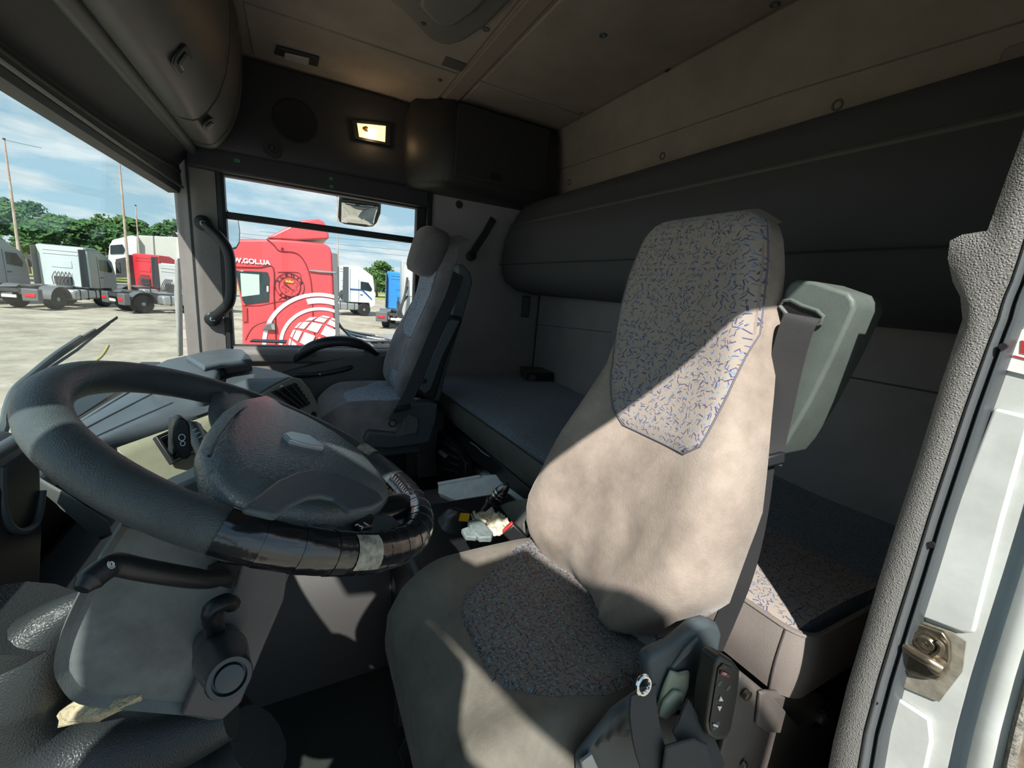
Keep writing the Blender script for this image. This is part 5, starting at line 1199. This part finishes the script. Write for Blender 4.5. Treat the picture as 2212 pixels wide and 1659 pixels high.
MB().tube([at(770,434,x=2.45), at(768,420,x=2.42), V((2.24,at(766,405,x=2.25).y,0.47)), V((2.09,at(766,405,x=2.25).y,0.41))], 0.014, 8).build('arm', plast_blk, km)
wp = thing('wiper', at(0,945,y=0.53), 'black windshield wiper resting across the lower glass', 'wiper')
YW = 0.535
wa = crv([at(-20,960,y=0.53), at(4,930,y=YW), at(14,880,y=YW), at(32,840,y=YW), at(70,806,y=YW), at(120,765,y=YW), at(175,728,y=YW)], 4)
MB().tube(wa, [.010]*6+[.006]*(len(wa)-6), 8).build('arm', plast, wp)
MB().tube([at(78,806,y=YW-0.004), at(140,762,y=YW-0.004), at(253,686,y=YW-0.004)], 0.005, 8, flat=((0,0,1),0.5)).build('blade_rubber', rubber, wp)
MB().tube([at(88,790,y=YW), at(150,748,y=YW+0.004), at(205,712,y=YW)], [.004,.007,.004], 8).build('blade_frame', plast_grey, wp)
MB().tube([at(100,800,y=YW-0.002), at(165,757,y=YW-0.002), at(235,700,y=YW-0.002)], 0.0035, 6).build('blade_spring', plast, wp)

# ================================================================== ground
gm = mat('gravel', (0.42,0.375,0.30), 0.95, spec=0.1, bump=0.9, bscale=3.0, bdetail=8, dirt=(0.25,0.225,0.18), var=0.14, vscale=0.9, bdist=0.05)
MB().grid(lambda u, v: V((lerp(-12,260,u), lerp(-140,180,v), ZG)), 4, 4).build('ground', gm, label='pale gravel truck yard in full sun', kind='structure')
gf = mat('dry_grass', (0.36,0.36,0.12), 0.95, spec=0.1, var=0.45, vscale=0.6)
MB().grid(lambda u, v: V((lerp(62,250,u), lerp(-120,120,v), ZG+0.03+0.02*u)), 6, 6).build('grass_field', gf, label='yellow green grass field beyond the truck yard', kind='structure')
MB().box((85,-60,ZG+0.04), (92,60,ZG+0.08)).build('road', mat('asphalt', (0.20,0.20,0.21), 0.9), label='grey road crossing the grass field', kind='structure')
yl = thing('yellow_hose', at(215,775,z=ZG), 'yellow hose lying curved on the gravel ahead of the windshield', 'hose')
MB().tube(crv([at(182,788,z=ZG+.02), at(205,780,z=ZG+.02), at(222,765,z=ZG+.02), at(234,745,z=ZG+.02)], 5), 0.022, 6).build('hose', mat('yellow_rubber', (0.55,0.42,0.10), 0.6), yl)

# ================================================================== trucks of the yard
tyre_m = mat('tyre', (0.020,0.020,0.021), 0.85, bump=0.4, bscale=20)
rim_m = mat('wheel_steel', (0.32,0.33,0.34), 0.4, metal=0.5, var=0.2, vscale=8)
chas_m = mat('chassis_dark', (0.045,0.045,0.048), 0.6, var=0.3, vscale=6)
alu_m = mat('aluminium', (0.46,0.47,0.47), 0.35, metal=0.6, var=0.1, vscale=5)
lamp_red = mat('tail_red', (0.65,0.02,0.03), 0.3); lamp_or = mat('lamp_orange', (0.8,0.22,0.02), 0.4)
truck_glass = mat('truck_glass', (0.02,0.03,0.03), 0.08, spec=0.8)
def xf(mb, M):
    mb.v = [M @ p for p in mb.v]; return mb
def tractor(name, loc, theta, col, label, cat='truck', group=None, high=3.10, side_col=None, stripe=None, tail=3.0, wheel_x=-1.75, cab_len=1.95, back_ribs=True, deflector=True):
    M = Matrix.Translation(loc) @ Matrix.Rotation(radians(theta), 4, 'Z')
    t = thing(name, loc, label, cat, group)
    pm = mat('paint_'+name+str(round(loc[1],1)), col, 0.3, spec=0.5, coat=0.3)
    smt = mat('paint_side_'+name+str(round(loc[1],1)), side_col, 0.3, coat=0.3) if side_col else pm
    B = lambda mb, n, m_, par=t, **k: xf(mb, M).build(n, m_, par, **k)
    L = cab_len; hw = 1.05
    # cab: side outline extruded across, roof falling to the front
    out = [(0,0.98),(0,high-0.12),(0.10,high),(0.75,high-0.02),(1.25,high-0.28),(L-0.18,high-0.62),(L,1.75),(L+0.02,0.80),(1.62,0.62),(1.52,0.98),(0.70,0.98)]
    R = []
    for y, k in ((-hw,0.97),(-hw+0.05,1.0),(hw-0.05,1.0),(hw,0.97)):
        c = V((L*0.5,0,1.9)); R.append([V((lerp(c.x,x,k), y, lerp(c.z,z,k))) for x, z in out])
    B(MB().rings(R), 'cab', smt, smooth=30)
    bk = B(MB().box((-0.05,-hw+0.03,1.02), (0.02,hw-0.03,high-0.04)), 'cab_back', pm, bevel=0.05)
    if back_ribs:
        for z in (high-0.28, high-0.46): B(MB().box((-0.075,-0.75,z), (-0.04,0.75,z+0.05)), 'back_rib', pm, bk, bevel=0.015)
        B(MB().box((-0.075,-0.45,high-1.10), (-0.04,0.45,high-0.72)), 'back_panel', pm, bk, bevel=0.03)
        B(MB().box((-0.075,-0.40,high-1.55), (-0.04,0.40,high-1.32)), 'back_panel', pm, bk, bevel=0.03)
    for s in (-1, 1):
        if deflector:
            B(MB().prism([V((-0.42,s*(hw-0.02),1.05)),V((0.02,s*(hw+0.01),1.05)),V((0.02,s*(hw+0.01),high-0.12)),V((-0.36,s*(hw-0.02),high-0.14))], (0,-s*0.04,0)), 'side_deflector', mat('deflector_grey', (0.07,0.075,0.08), 0.5), t, bevel=0.01)
            B(MB().tube([V((0.04,s*(hw+0.03),1.05)), V((0.04,s*(hw+0.03),high-0.2))], 0.04, 8), 'deflector_edge', pm)
        B(MB().prism([V((0.85,s*(hw+0.004),1.92)),V((1.62,s*(hw+0.004),1.82)),V((1.70,s*(hw+0.004),2.02)),V((1.42,s*(hw+0.004),2.46)),V((0.85,s*(hw+0.004),2.50))], (0,s*0.012,0)), 'side_window', truck_glass)
        B(MB().tube([V((0.72,s*(hw+0.006),1.02)), V((0.72,s*(hw+0.006),2.62))], 0.012, 5), 'door_seam', chas_m)
        B(MB().box((0.82,s*hw-0.02,1.52), (1.02,s*hw+0.03,1.58)), 'door_handle', chas_m)
        B(MB().obox((1.86,s*(hw+0.22),2.15), (0.10,0.22,0.62), Matrix.Identity(3)), 'mirror', chas_m, bevel=0.03)
        if stripe: B(MB().prism([V((0.1,s*(hw+0.006),1.95)),V((1.0,s*(hw+0.006),1.95)),V((1.7,s*(hw+0.006),1.30)),V((1.7,s*(hw+0.006),1.18)),V((0.95,s*(hw+0.006),1.83)),V((0.1,s*(hw+0.006),1.83))], (0,s*0.006,0)), 'stripe', stripe)
    B(MB().prism([V((L+0.006,-0.9,1.85)),V((L+0.006,0.9,1.85)),V((L-0.15,0.85,2.45)),V((L-0.15,-0.85,2.45))], (0.01,0,0)), 'windshield', truck_glass)
    # chassis, tanks, fifth wheel, lights
    for s in (-1, 1):
        B(MB().box((-tail,s*0.42-0.05,0.72), (1.6,s*0.42+0.05,0.98)), 'chassis_rail', chas_m)
        B(MB().box((-0.95,s*0.72-0.30,0.42), (0.75,s*0.72+0.30,0.92)), 'fuel_tank', alu_m, bevel=0.12, seg=4)
        for k in (-0.6, -0.1, 0.4): B(MB().box((k,s*0.72-0.31,0.41), (k+0.05,s*0.72+0.31,0.93)), 'tank_strap', chas_m)
        fd = MB(); pr = []
        for k in range(11):
            a = pi*k/10; pr.append((wheel_x+0.60*cos(a), 0.50+0.60*sin(a)))
        fd.rings([[V((x, s*0.75-0.32, z)), V((x, s*0.75+0.32, z)), V((x*1.0, s*0.75+0.32, z-0.03)), V((x, s*0.75-0.32, z-0.03))] for x, z in pr])
        B(fd, 'rear_fender', mat('fender_grey', (0.11,0.115,0.12), 0.5))
        B(MB().box((-tail-0.02,s*0.78-0.32,0.42), (-tail+0.25,s*0.78+0.32,0.98)), 'mud_guard', mat('fender_grey', (0.11,0.115,0.12), 0.5), bevel=0.04)
        B(MB().box((-tail-0.05,s*0.80-0.20,0.62), (-tail,s*0.80+0.20,0.76)), 'tail_light', lamp_red, bevel=0.01)
        for wx, wy_ in ((wheel_x, 0.78), (1.15, 0.86)):
            w = B(MB().lathe((wx, s*(wy_-0.22), 0.48), (0,s,0), [(0,.30),(0,.44),(0.05,.48),(0.30,.48),(0.36,.44),(0.36,.28)], 24), 'tyre', tyre_m, smooth=35)
            B(MB().lathe((wx, s*(wy_-0.22), 0.48), (0,s,0), [(0.10,.27),(0.33,.29),(0.35,.27),(0.26,.20),(0.28,.11),(0.36,.09),(0.37,.02)], 20), 'wheel_rim', rim_m, w, smooth=35)
    B(MB().box((-tail,-0.5,0.80), (-tail+0.1,0.5,0.95)), 'cross_member', chas_m)
    B(MB().box((-tail-0.04,-0.28,0.55), (-tail+0.0,0.28,0.68)), 'number_plate', mat('plate_white', (0.6,0.6,0.55), 0.5))
    B(MB().lathe((wheel_x,0,0.98), (0,0,1), [(0,.42),(0.08,.45),(0.12,.42),(0.12,.1)], 18), 'fifth_wheel', chas_m)
    B(MB().box((-0.75,-0.40,0.98), (-0.12,0.40,1.04)), 'catwalk', alu_m)
    hz_ = MB()
    for k in range(5): hz_.tube(crv([V((-0.10,-0.3+0.15*k,1.75)), V((-0.28,-0.35+0.17*k,1.45)), V((-0.40,-0.2+0.1*k,1.10))], 4), 0.022, 6)
    B(hz_, 'air_lines', chas_m)
    B(MB().box((-0.14,-0.38,1.10), (-0.05,0.38,1.52)), 'service_panel', chas_m, bevel=0.04)
    return t
silver = (0.52,0.56,0.57); 
tractor('tractor_truck', (30.0,10.6,ZG), -17, (0.50,0.56,0.57), 'silver white tractor truck seen from behind through the windshield', side_col=(0.20,0.215,0.22), high=3.05)
tractor('tractor_truck', (29.6,13.9,ZG), -17, (0.40,0.44,0.46), 'grey tractor truck at the left edge of the windshield', side_col=(0.34,0.37,0.39), high=3.15)
tractor('tractor_truck', (35.2,8.55,ZG), -42, (0.62,0.03,0.045), 'red tractor truck between the silver truck and the passenger front pillar', high=3.05)
tractor('tractor_truck', (29.5,6.15,ZG), -52, (0.5,0.5,0.5), 'dark tractor truck rear with round wheel and ribbed tank left of the front pillar', high=2.6, tail=2.6, deflector=False)
tractor('tractor_truck', (33.5,-3.1,ZG), -78, (0.72,0.75,0.76), 'white tractor truck with blue stripe beyond the red truck', high=3.55, stripe=mat('blue_stripe', (0.02,0.10,0.30), 0.4))
tractor('tractor_truck', (27.0,-6.0,ZG), -20, (0.03,0.22,0.55), 'bright blue tractor truck at the right edge of the passenger window', high=3.3)
# white truck with tarpaulin trailer behind the red tractor
wt = thing('box_truck', (45,11.5,ZG), 'white lorry with pale tarpaulin body behind the tractors', 'truck')
MB().prism([at(*p, x=45) for p in ((296,508),(376,512),(420,515),(420,590),(300,590))], (1.8,0,0)).build('tarpaulin_body', mat('tarp', (0.52,0.51,0.47), 0.8, var=0.08, vscale=0.8), wt, bevel=0.05)
MB().prism([at(*p, x=44.5) for p in ((236,530),(243,518),(285,508),(296,512),(298,595),(240,595),(232,570))], (2.1,0,0)).build('cab', mat('lorry_white', (0.68,0.69,0.69), 0.35, coat=0.3), wt, bevel=0.05)
MB().prism([at(*p, x=44.45) for p in ((238,530),(264,528),(270,540),(266,548),(238,549))], (0.02,0,0)).build('side_window', truck_glass, wt)
MB().prism([at(*p, x=44.40) for p in ((250,560),(270,556),(276,600),(250,600))], (0.2,0,0)).build('wheel_arch', chas_m, wt)
bx3 = thing('box_trailer', (20,-4.5,ZG), 'tall pale grey trailer at the right edge of the passenger window', 'trailer')
MB().prism([at(*p, x=19) for p in ((868,562),(905,566),(905,690),(868,688))], (2.2,-0.4,0)).build('trailer_body', mat('trailer_grey', (0.42,0.44,0.45), 0.4), bx3, bevel=0.03)
MB().prism([at(*p, x=18.98) for p in ((873,572),(890,574),(890,640),(873,638))], (0.02,0,0)).build('door_panel', mat('trailer_panel', (0.55,0.57,0.57), 0.4), bx3)
for k in range(3):
    MB().tube(crv([at(880,600+k*20,x=18.9), at(874-k*3,640+k*8,x=18.6), at(866-k*4,672+k*4,x=18.5), at(872,686,x=18.5)], 5), 0.05, 6).build('hose', chas_m, bx3)

# ---- the big red truck beside us
XR = 9.5
red_m = mat('red_paint', (0.66,0.075,0.085), 0.35, spec=0.5, coat=0.35, var=0.05, vscale=2)
rt = thing('red_truck', (XR+1.0,0.3,ZG), 'large red truck with white globe lettering parked outside the passenger window', 'truck')
co_ = [(480,508),(521,516),(575,516),(600,516),(640,519),(700,526),(712,532),(718,548),(722,640),(725,735),(728,900),(523,900),(523,735),(523,668),(514,620),(506,585),(492,540)]
MB().prism([at(*p, x=XR) for p in co_], (2.1,0.0,0)).build('cab', red_m, rt, bevel=0.05, seg=3)
spo = [(575,514),(590,506),(615,494),(650,476),(688,473),(700,479),(709,498),(711,516),(640,519)]
R = []
for dx, k in ((0.0,1.0),(0.25,1.06),(1.05,1.12),(1.85,1.06),(2.1,1.0)):
    P_ = [at(*p, x=XR) for p in spo]; c = at(640,519,x=XR); R.append([V((p.x+dx, p.y, lerp(c.z, p.z, k))) for p in P_])
MB().rings(R).build('roof_spoiler', red_m, rt, smooth=40, bevel=0.03)
MB().prism([at(*p, x=XR-0.03) for p in ((718,546),(728,548),(733,735),(735,900),(727,900),(725,735))], (0.5,-0.05,0)).build('side_fairing', mat('fairing_grey', (0.14,0.145,0.15), 0.5), rt)
MB().prism([at(*p, x=XR-0.04) for p in ((668,583),(690,584),(726,587),(726,590),(690,588),(668,585))], (0.03,0,0)).build('stay_bar', alu_m, rt)
lin = mat('panel_gap', (0.20,0.01,0.015), 0.5)
def rline(pts_, r=0.012, name='panel_gap', m_=lin): return MB().tube(crv([at(*p, x=XR-0.006) for p in pts_], 4), r, 5).build(name, m_, rt)
rline([(576,516),(592,530),(604,542),(640,547),(660,570),(672,610),(676,680),(680,735),(682,900)])
rline([(510,577),(560,578),(590,578),(592,640),(596,720),(596,900)])
rline([(523,660),(560,660),(600,652),(650,645)], 0.006)
rline([(530,735),(545,708),(570,695),(596,697)], 0.008)
rline([(610,535),(609,539)], 0.02)
rline([(600,588),(635,588),(648,592),(650,610),(645,635),(630,642),(612,642),(602,648)], 0.007)
wn = MB().prism([at(*p, x=XR-0.004) for p in ((508,584),(578,588),(582,600),(581,652),(530,658),(524,650))], (-0.012,0,0)).build('side_window', truck_glass, rt, bevel=0.01)
MB().prism([at(*p, x=XR-0.018) for p in ((519,590),(560,593),(561,636),(522,641))], (-0.003,0,0)).build('window_reflection_panel', mat('pale_reflection', (0.45,0.55,0.50), 0.2), wn)  # pale panel painted on the glass as its reflection
MB().prism([at(*p, x=XR-0.018) for p in ((576,618),(580,618),(580,630),(576,630))], (-0.003,0,0)).build('window_sticker', white_ink, wn)
hd_ = MB().prism([at(*p, x=XR-0.02) for p in ((566,713),(576,698),(595,697),(596,714))], (-0.05,0,0)).build('door_handle', mat('handle_grey', (0.12,0.12,0.13), 0.4), rt, bevel=0.02)
MB().prism([at(*p, x=XR-0.075) for p in ((585,702),(593,700),(594,712),(588,712))], (-0.01,0,0)).build('lock_plate', chrome, hd_)
MB().prism([at(*p, x=XR-0.02) for p in ((523,660),(533,663),(534,694),(524,695))], (-0.01,0,0)).build('side_marker', mat('marker_red', (0.45,0.06,0.06), 0.3), rt)
# lettering along the roof edge
lt0, lt1 = at(540,565,x=XR-0.02), at(573,567,x=XR-0.02)
M_ = frame_mat(at(541,565,x=XR-0.016), V((0,-1,0.02)), V((0,0,1)))
text_mesh('lettering', 'WWW.GOL.UA', 0.118, white_ink, rt, Matrix.Translation((0,0.10,0.0)) @ M_, 0.004, label='white lettering', offset=0.004, space=1.02)
# emblem: ring with words and a griffin-like crowned head
EC = at(626,619,x=XR-0.012); er = 0.255
def ep(a, r): return EC+V((0, -sin(a)*r, cos(a)*r))      # a = 0 up, clockwise towards the rear
emb = MB().tube([ep(2*pi*k/40, er) for k in range(40)], 0.005, 5, loop=True).build('emblem', black_ink, rt, label='black round emblem with lettering')
MB().tube([ep(2*pi*k/40, er*0.74) for k in range(40)], 0.005, 5, loop=True).build('emblem_ring', black_ink, emb)
for word, a0, da, flip in (('SCANIA', -1.15, 0.46, False), ('LAWIS', pi+0.75, -0.37, True)):
    for k, ch in enumerate(word):
        a = a0+da*k; rad = V((0,-sin(a),cos(a))); tan = V((0,-cos(a),-sin(a)))
        if flip: rad, tan = -rad, -tan
        text_mesh('emblem_letter', ch, 0.085, black_ink, emb, frame_mat(ep(a, er*0.88), tan, rad), 0.003, offset=0.001)
gb_ = [(0.00,0.14),(0.06,0.17),(0.10,0.10),(0.15,0.06),(0.10,0.00),(0.14,-0.06),(0.06,-0.04),(0.02,-0.15),(-0.02,-0.06),(-0.09,-0.13),(-0.07,-0.03),(-0.15,-0.02),(-0.08,0.05),(-0.12,0.10),(-0.05,0.09)]
for off, k in ((0.0,1.0),):
    pts_ = [EC+V((-0.004, -a*1.0, b*0.95)) for a, b in gb_]; MB().tube(pts_+[pts_[0]], 0.0035, 5).build('emblem_head', black_ink, emb)
for k in range(5):
    MB().tube(crv([EC+V((-0.004,-0.10+0.03*k,-0.10+0.02*k)), EC+V((-0.004,-0.02+0.03*k,-0.04+0.02*k)), EC+V((-0.004,0.04+0.01*k,0.02+0.02*k))], 3), 0.003, 5).build('emblem_feather', black_ink, emb)
MB().prism([EC+V((-0.006,-a,b)) for a, b in ((-0.07,0.08),(-0.06,0.13),(-0.02,0.10),(0.0,0.14),(0.03,0.10),(0.07,0.12),(0.06,0.07))], (-0.004,0,0)).build('emblem_crown', mat('emblem_gold', (0.6,0.42,0.03), 0.5), emb)
# white globe with rings
GC = at(697,747,x=XR-0.012)
def gp(a, r): return GC+V((0, -sin(a)*r, cos(a)*r))
def band(a0, a1, r0, r1, name='globe_ring', par=None, n=30):
    m_ = MB(); R = []
    for k in range(n+1):
        a = lerp(a0, a1, k/n); R.append([gp(a, r0), gp(a, r1), gp(a, r1)+V((-0.006,0,0)), gp(a, r0)+V((-0.006,0,0))])
    return m_.rings(R).build(name, white_ink, par or rt)
globe = band(-2.2, 0.30, 1.02, 1.09, 'globe_logo')
globe['label'] = 'white globe logo with rings'
band(-0.30, 0.34, 0.88, 0.99, par=globe)
band(-2.2, 0.36, 0.74, 0.80, par=globe)
for i in range(-3, 4):
    for j in range(-3, 4):
        def gpt(u, v):
            q = V((u, v)); r = sqrt(u*u+v*v); k = 0.62*math.tanh(r*1.25)/max(r, 1e-4)*1.06; a = -0.42
            x_, y_ = u*k, v*k; return V((x_*cos(a)-y_*sin(a), x_*sin(a)+y_*cos(a)))
        s_ = 0.44; g_ = 0.050; cs = [(i*s_-s_/2+g_, j*s_-s_/2+g_), (i*s_+s_/2-g_, j*s_-s_/2+g_), (i*s_+s_/2-g_, j*s_+s_/2-g_), (i*s_-s_/2+g_, j*s_+s_/2-g_)]
        if max(sqrt(u*u+v*v) for u, v in cs) > 1.75: continue
        P_ = [gpt(u, v) for u, v in cs]
        W3 = [GC+V((0, -p.x, p.y)) for p in P_]
        if max(-(p.y-GC.y) for p in W3) > 0.36: continue
        MB().prism(W3, (-0.006,0,0)).build('globe_tile', white_ink, globe)
# chassis of the red truck behind its cab
ch = [at(730,712,x=XR+0.3), at(900,722,x=XR+0.3)]
MB().box((XR+0.35,-3.4,-1.75), (XR+0.55,-0.6,-1.45)).build('chassis_rail', chas_m, rt)
MB().box((XR+1.5,-3.4,-1.75), (XR+1.7,-0.6,-1.45)).build('chassis_rail', chas_m, rt)
MB().box((XR+0.1,-1.5,-1.50), (XR+2.0,-0.8,-1.44)).build('catwalk', alu_m, rt)
for s in (0.35, 1.55):
    w = MB().lathe((XR+s,-2.35,-2.2), (1,0,0), [(-0.2,.28),(-0.2,.44),(-0.15,.48),(0.15,.48),(0.2,.44),(0.2,.28)], 24).build('tyre', tyre_m, rt)
    MB().lathe((XR+s,-2.35,-2.2), (-1,0,0), [(0.0,.27),(0.19,.29),(0.2,.25),(0.1,.18),(0.18,.09),(0.19,.02)], 20).build('wheel_rim', rim_m, w)
    R = []
    for k in range(11):
        a = pi*k/10; R.append([V((XR+s-0.3,-2.35+0.6*cos(a),-2.15+0.62*sin(a))), V((XR+s+0.3,-2.35+0.6*cos(a),-2.15+0.62*sin(a))), V((XR+s+0.3,-2.35+0.57*cos(a),-2.15+0.59*sin(a))), V((XR+s-0.3,-2.35+0.57*cos(a),-2.15+0.59*sin(a)))])
    MB().rings(R).build('rear_fender', mat('fender_grey', (0.11,0.115,0.12), 0.5), rt)
for k in range(6):
    MB().tube(crv([V((XR+0.5+0.2*k,-0.75,-0.9)), V((XR+0.45+0.22*k,-1.0,-1.25)), V((XR+0.4+0.2*k,-1.3-0.1*k,-1.38)), V((XR+0.6+0.1*k,-1.9,-1.40))], 4), 0.022, 6).build('air_line', alu_m if k % 2 else chas_m, rt)
MB().lathe((XR+1.0,-2.3,-1.42), (0,0,1), [(0,.42),(0.06,.45),(0.10,.42),(0.10,.1)], 20).build('fifth_wheel', alu_m, rt)

# ---- poles and trees
pole_m = mat('rusty_white_pole', (0.50,0.46,0.40), 0.7, dirt=(0.34,0.17,0.08), var=0.15, vscale=1.3)
def pole(top, bot, x, r, label, wire=None):
    a, b = at(*top, x=x), at(*bot, x=x); b.z = ZG; t = thing('flag_pole', b, label, 'pole')
    MB().tube([b, lerp(b, a, 0.5), a], [r*1.6, r*1.15, r*0.7], 8).build('mast', pole_m, t)
    MB().lathe(a, (0,0,1), [(0,r),(0.06,r*1.2),(0.1,r*0.5)], 8).build('cap', chas_m, t)
    if wire: MB().tube([a, at(*wire, x=x)], 0.012, 5).build('wire', chas_m, t)
pole((9,302), (40,560), 36, 0.062, 'rusty white flag pole at the left edge with a wire from its top', (90,320))
pole((258,352), (281,640), 31, 0.055, 'rusty white flag pole in front of the white lorry')
pole((293,445), (295,520), 44, 0.05, 'slim grey pole beside the tarpaulin lorry')
pole((728,425), (731,565), 40, 0.055, 'thin rusty pole beyond the rear of the red truck')
bark = mat('bark', (0.10,0.075,0.05), 0.9)
leaf_ms = [mat('leaves_%d' % k, c, 0.7, spec=0.2, var=0.35, vscale=1.2) for k, c in enumerate(((0.055,0.125,0.040),(0.075,0.150,0.045),(0.040,0.095,0.038)))]
def tree(base, h, rx, rz, label, km, nleaf=1500, seed=1, group='trees beyond the yard', lsz=0.26):
    rnd = random.Random(seed); t = thing('tree', base, label, 'tree', group); base = V(base)
    MB().tube(crv([base, base+V((0.1,0.1,h*0.35)), base+V((0.0,0.2,h*0.7))], 4), [0.16]*3+[0.12]*3+[0.07]*3, 7).build('trunk', bark, t)
    c0 = base+V((0,0,h-rz*0.95)); cl_ = []
    for k in range(16):
        a = rnd.random()*2*pi; r = sqrt(rnd.random())*0.75; zz = rnd.uniform(-0.8,0.85); s = sqrt(max(0.1,1-zz*zz*0.8))
        cl_.append((c0+V((cos(a)*r*rx*s, sin(a)*r*rx*s, zz*rz*0.85)), rnd.uniform(0.24,0.42)*rx))
    m_ = MB(); vs = []; fs = []
    for i in range(nleaf):
        c, r = cl_[rnd.randrange(16)]
        d = V((rnd.gauss(0,1), rnd.gauss(0,1), rnd.gauss(0,1))).normalized()*r*rnd.random()**0.35
        d.z *= 0.75; p = c+d
        u = V((rnd.gauss(0,1), rnd.gauss(0,1), rnd.gauss(0,0.6))).normalized(); w = u.orthogonal().normalized(); s = lsz*rnd.uniform(0.6,1.3)
        b = len(vs); vs += [p-u*s, p+w*s*0.55, p+u*s, p-w*s*0.55]; fs.append((b,b+1,b+2,b+3))
    m_.v = vs; m_.f = fs
    m_.build('foliage', leaf_ms[km], t, smooth=None, fixn=False, kind='stuff')
    for k in range(5):
        MB().tube([base+V((0,0.1,h*(0.35+0.05*k))), cl_[k][0]], [0.06,0.02], 5).build('branch', bark, t)
tl = [(-40,5.2,3.0,1.0),(10,5.5,2.8,1.1),(60,6.0,3.2,1.2),(105,5.6,2.9,1.0),(150,5.0,2.7,1.0),(195,4.6,2.6,0.95),(235,5.0,2.6,1.0),(275,5.6,2.8,1.1),(318,6.2,3.0,1.3),(355,6.0,2.8,1.2)]
names = ['leftmost tree of the row, half cut by the frame', 'tree just right of the left flag pole base', 'tall tree above the silver truck cab', 'bushy tree over the middle of the silver truck', 'rounded tree right of the silver cab roof', 'lower tree left of the white lorry', 'tree directly above the white lorry cab', 'tree behind the middle flag pole', 'tallest tree above the tarpaulin lorry', 'tree touching the passenger front pillar', 'tree at the far left beyond the frame edge']
for k, (px, h, rx, zz) in enumerate(tl):
    xx_ = 52+8*(k % 3); y_ = at(px, 560, x=xx_).y; tree((xx_, y_, ZG), (h+1.2)*(0.93+0.09*(k % 3)), rx*0.98, h*0.46, 'green '+names[k], k % 3, 2600, 20+k, lsz=0.27)
tree((70, at(815,600,x=70).y, ZG), 5.9, 2.9, 2.6, 'round green tree beyond the field seen between white and blue trucks', 1, 2600, 77, lsz=0.30, group=None)
hd2 = thing('hedge', (95,0,ZG), 'low dark hedge along the horizon beyond the field', 'hedge')
rnd = random.Random(5); vs = []; fs = []
for i in range(5000):
    y_ = rnd.uniform(-55,60); p = V((rnd.uniform(96,99), y_, ZG+rnd.random()**0.7*(2.4+0.9*noise.noise(V((y_*0.15,0,0)))))); u = V((rnd.gauss(0,1), rnd.gauss(0,1), rnd.gauss(0,1))).normalized(); w = u.orthogonal(); s = 0.42
    b = len(vs); vs += [p-u*s, p+w*s*0.6, p+u*s, p-w*s*0.6]; fs.append((b,b+1,b+2,b+3))
m_ = MB(); m_.v = vs; m_.f = fs; m_.build('foliage', leaf_ms[2], hd2, smooth=None, fixn=False, kind='stuff')

pwl = thing('power_line', at(600,512,x=48), 'thin dark overhead power lines across the sky beyond the red truck', 'power line')
for k, (a_, b_) in enumerate((((470,498),(960,548)), ((470,506),(960,561)), ((560,500),(960,529)))):
    MB().tube([at(*a_, x=48), lerp(at(*a_, x=48), at(*b_, x=48), 0.5)-V((0,0,0.15)), at(*b_, x=48)], 0.014, 5).build('wire', chas_m, pwl)
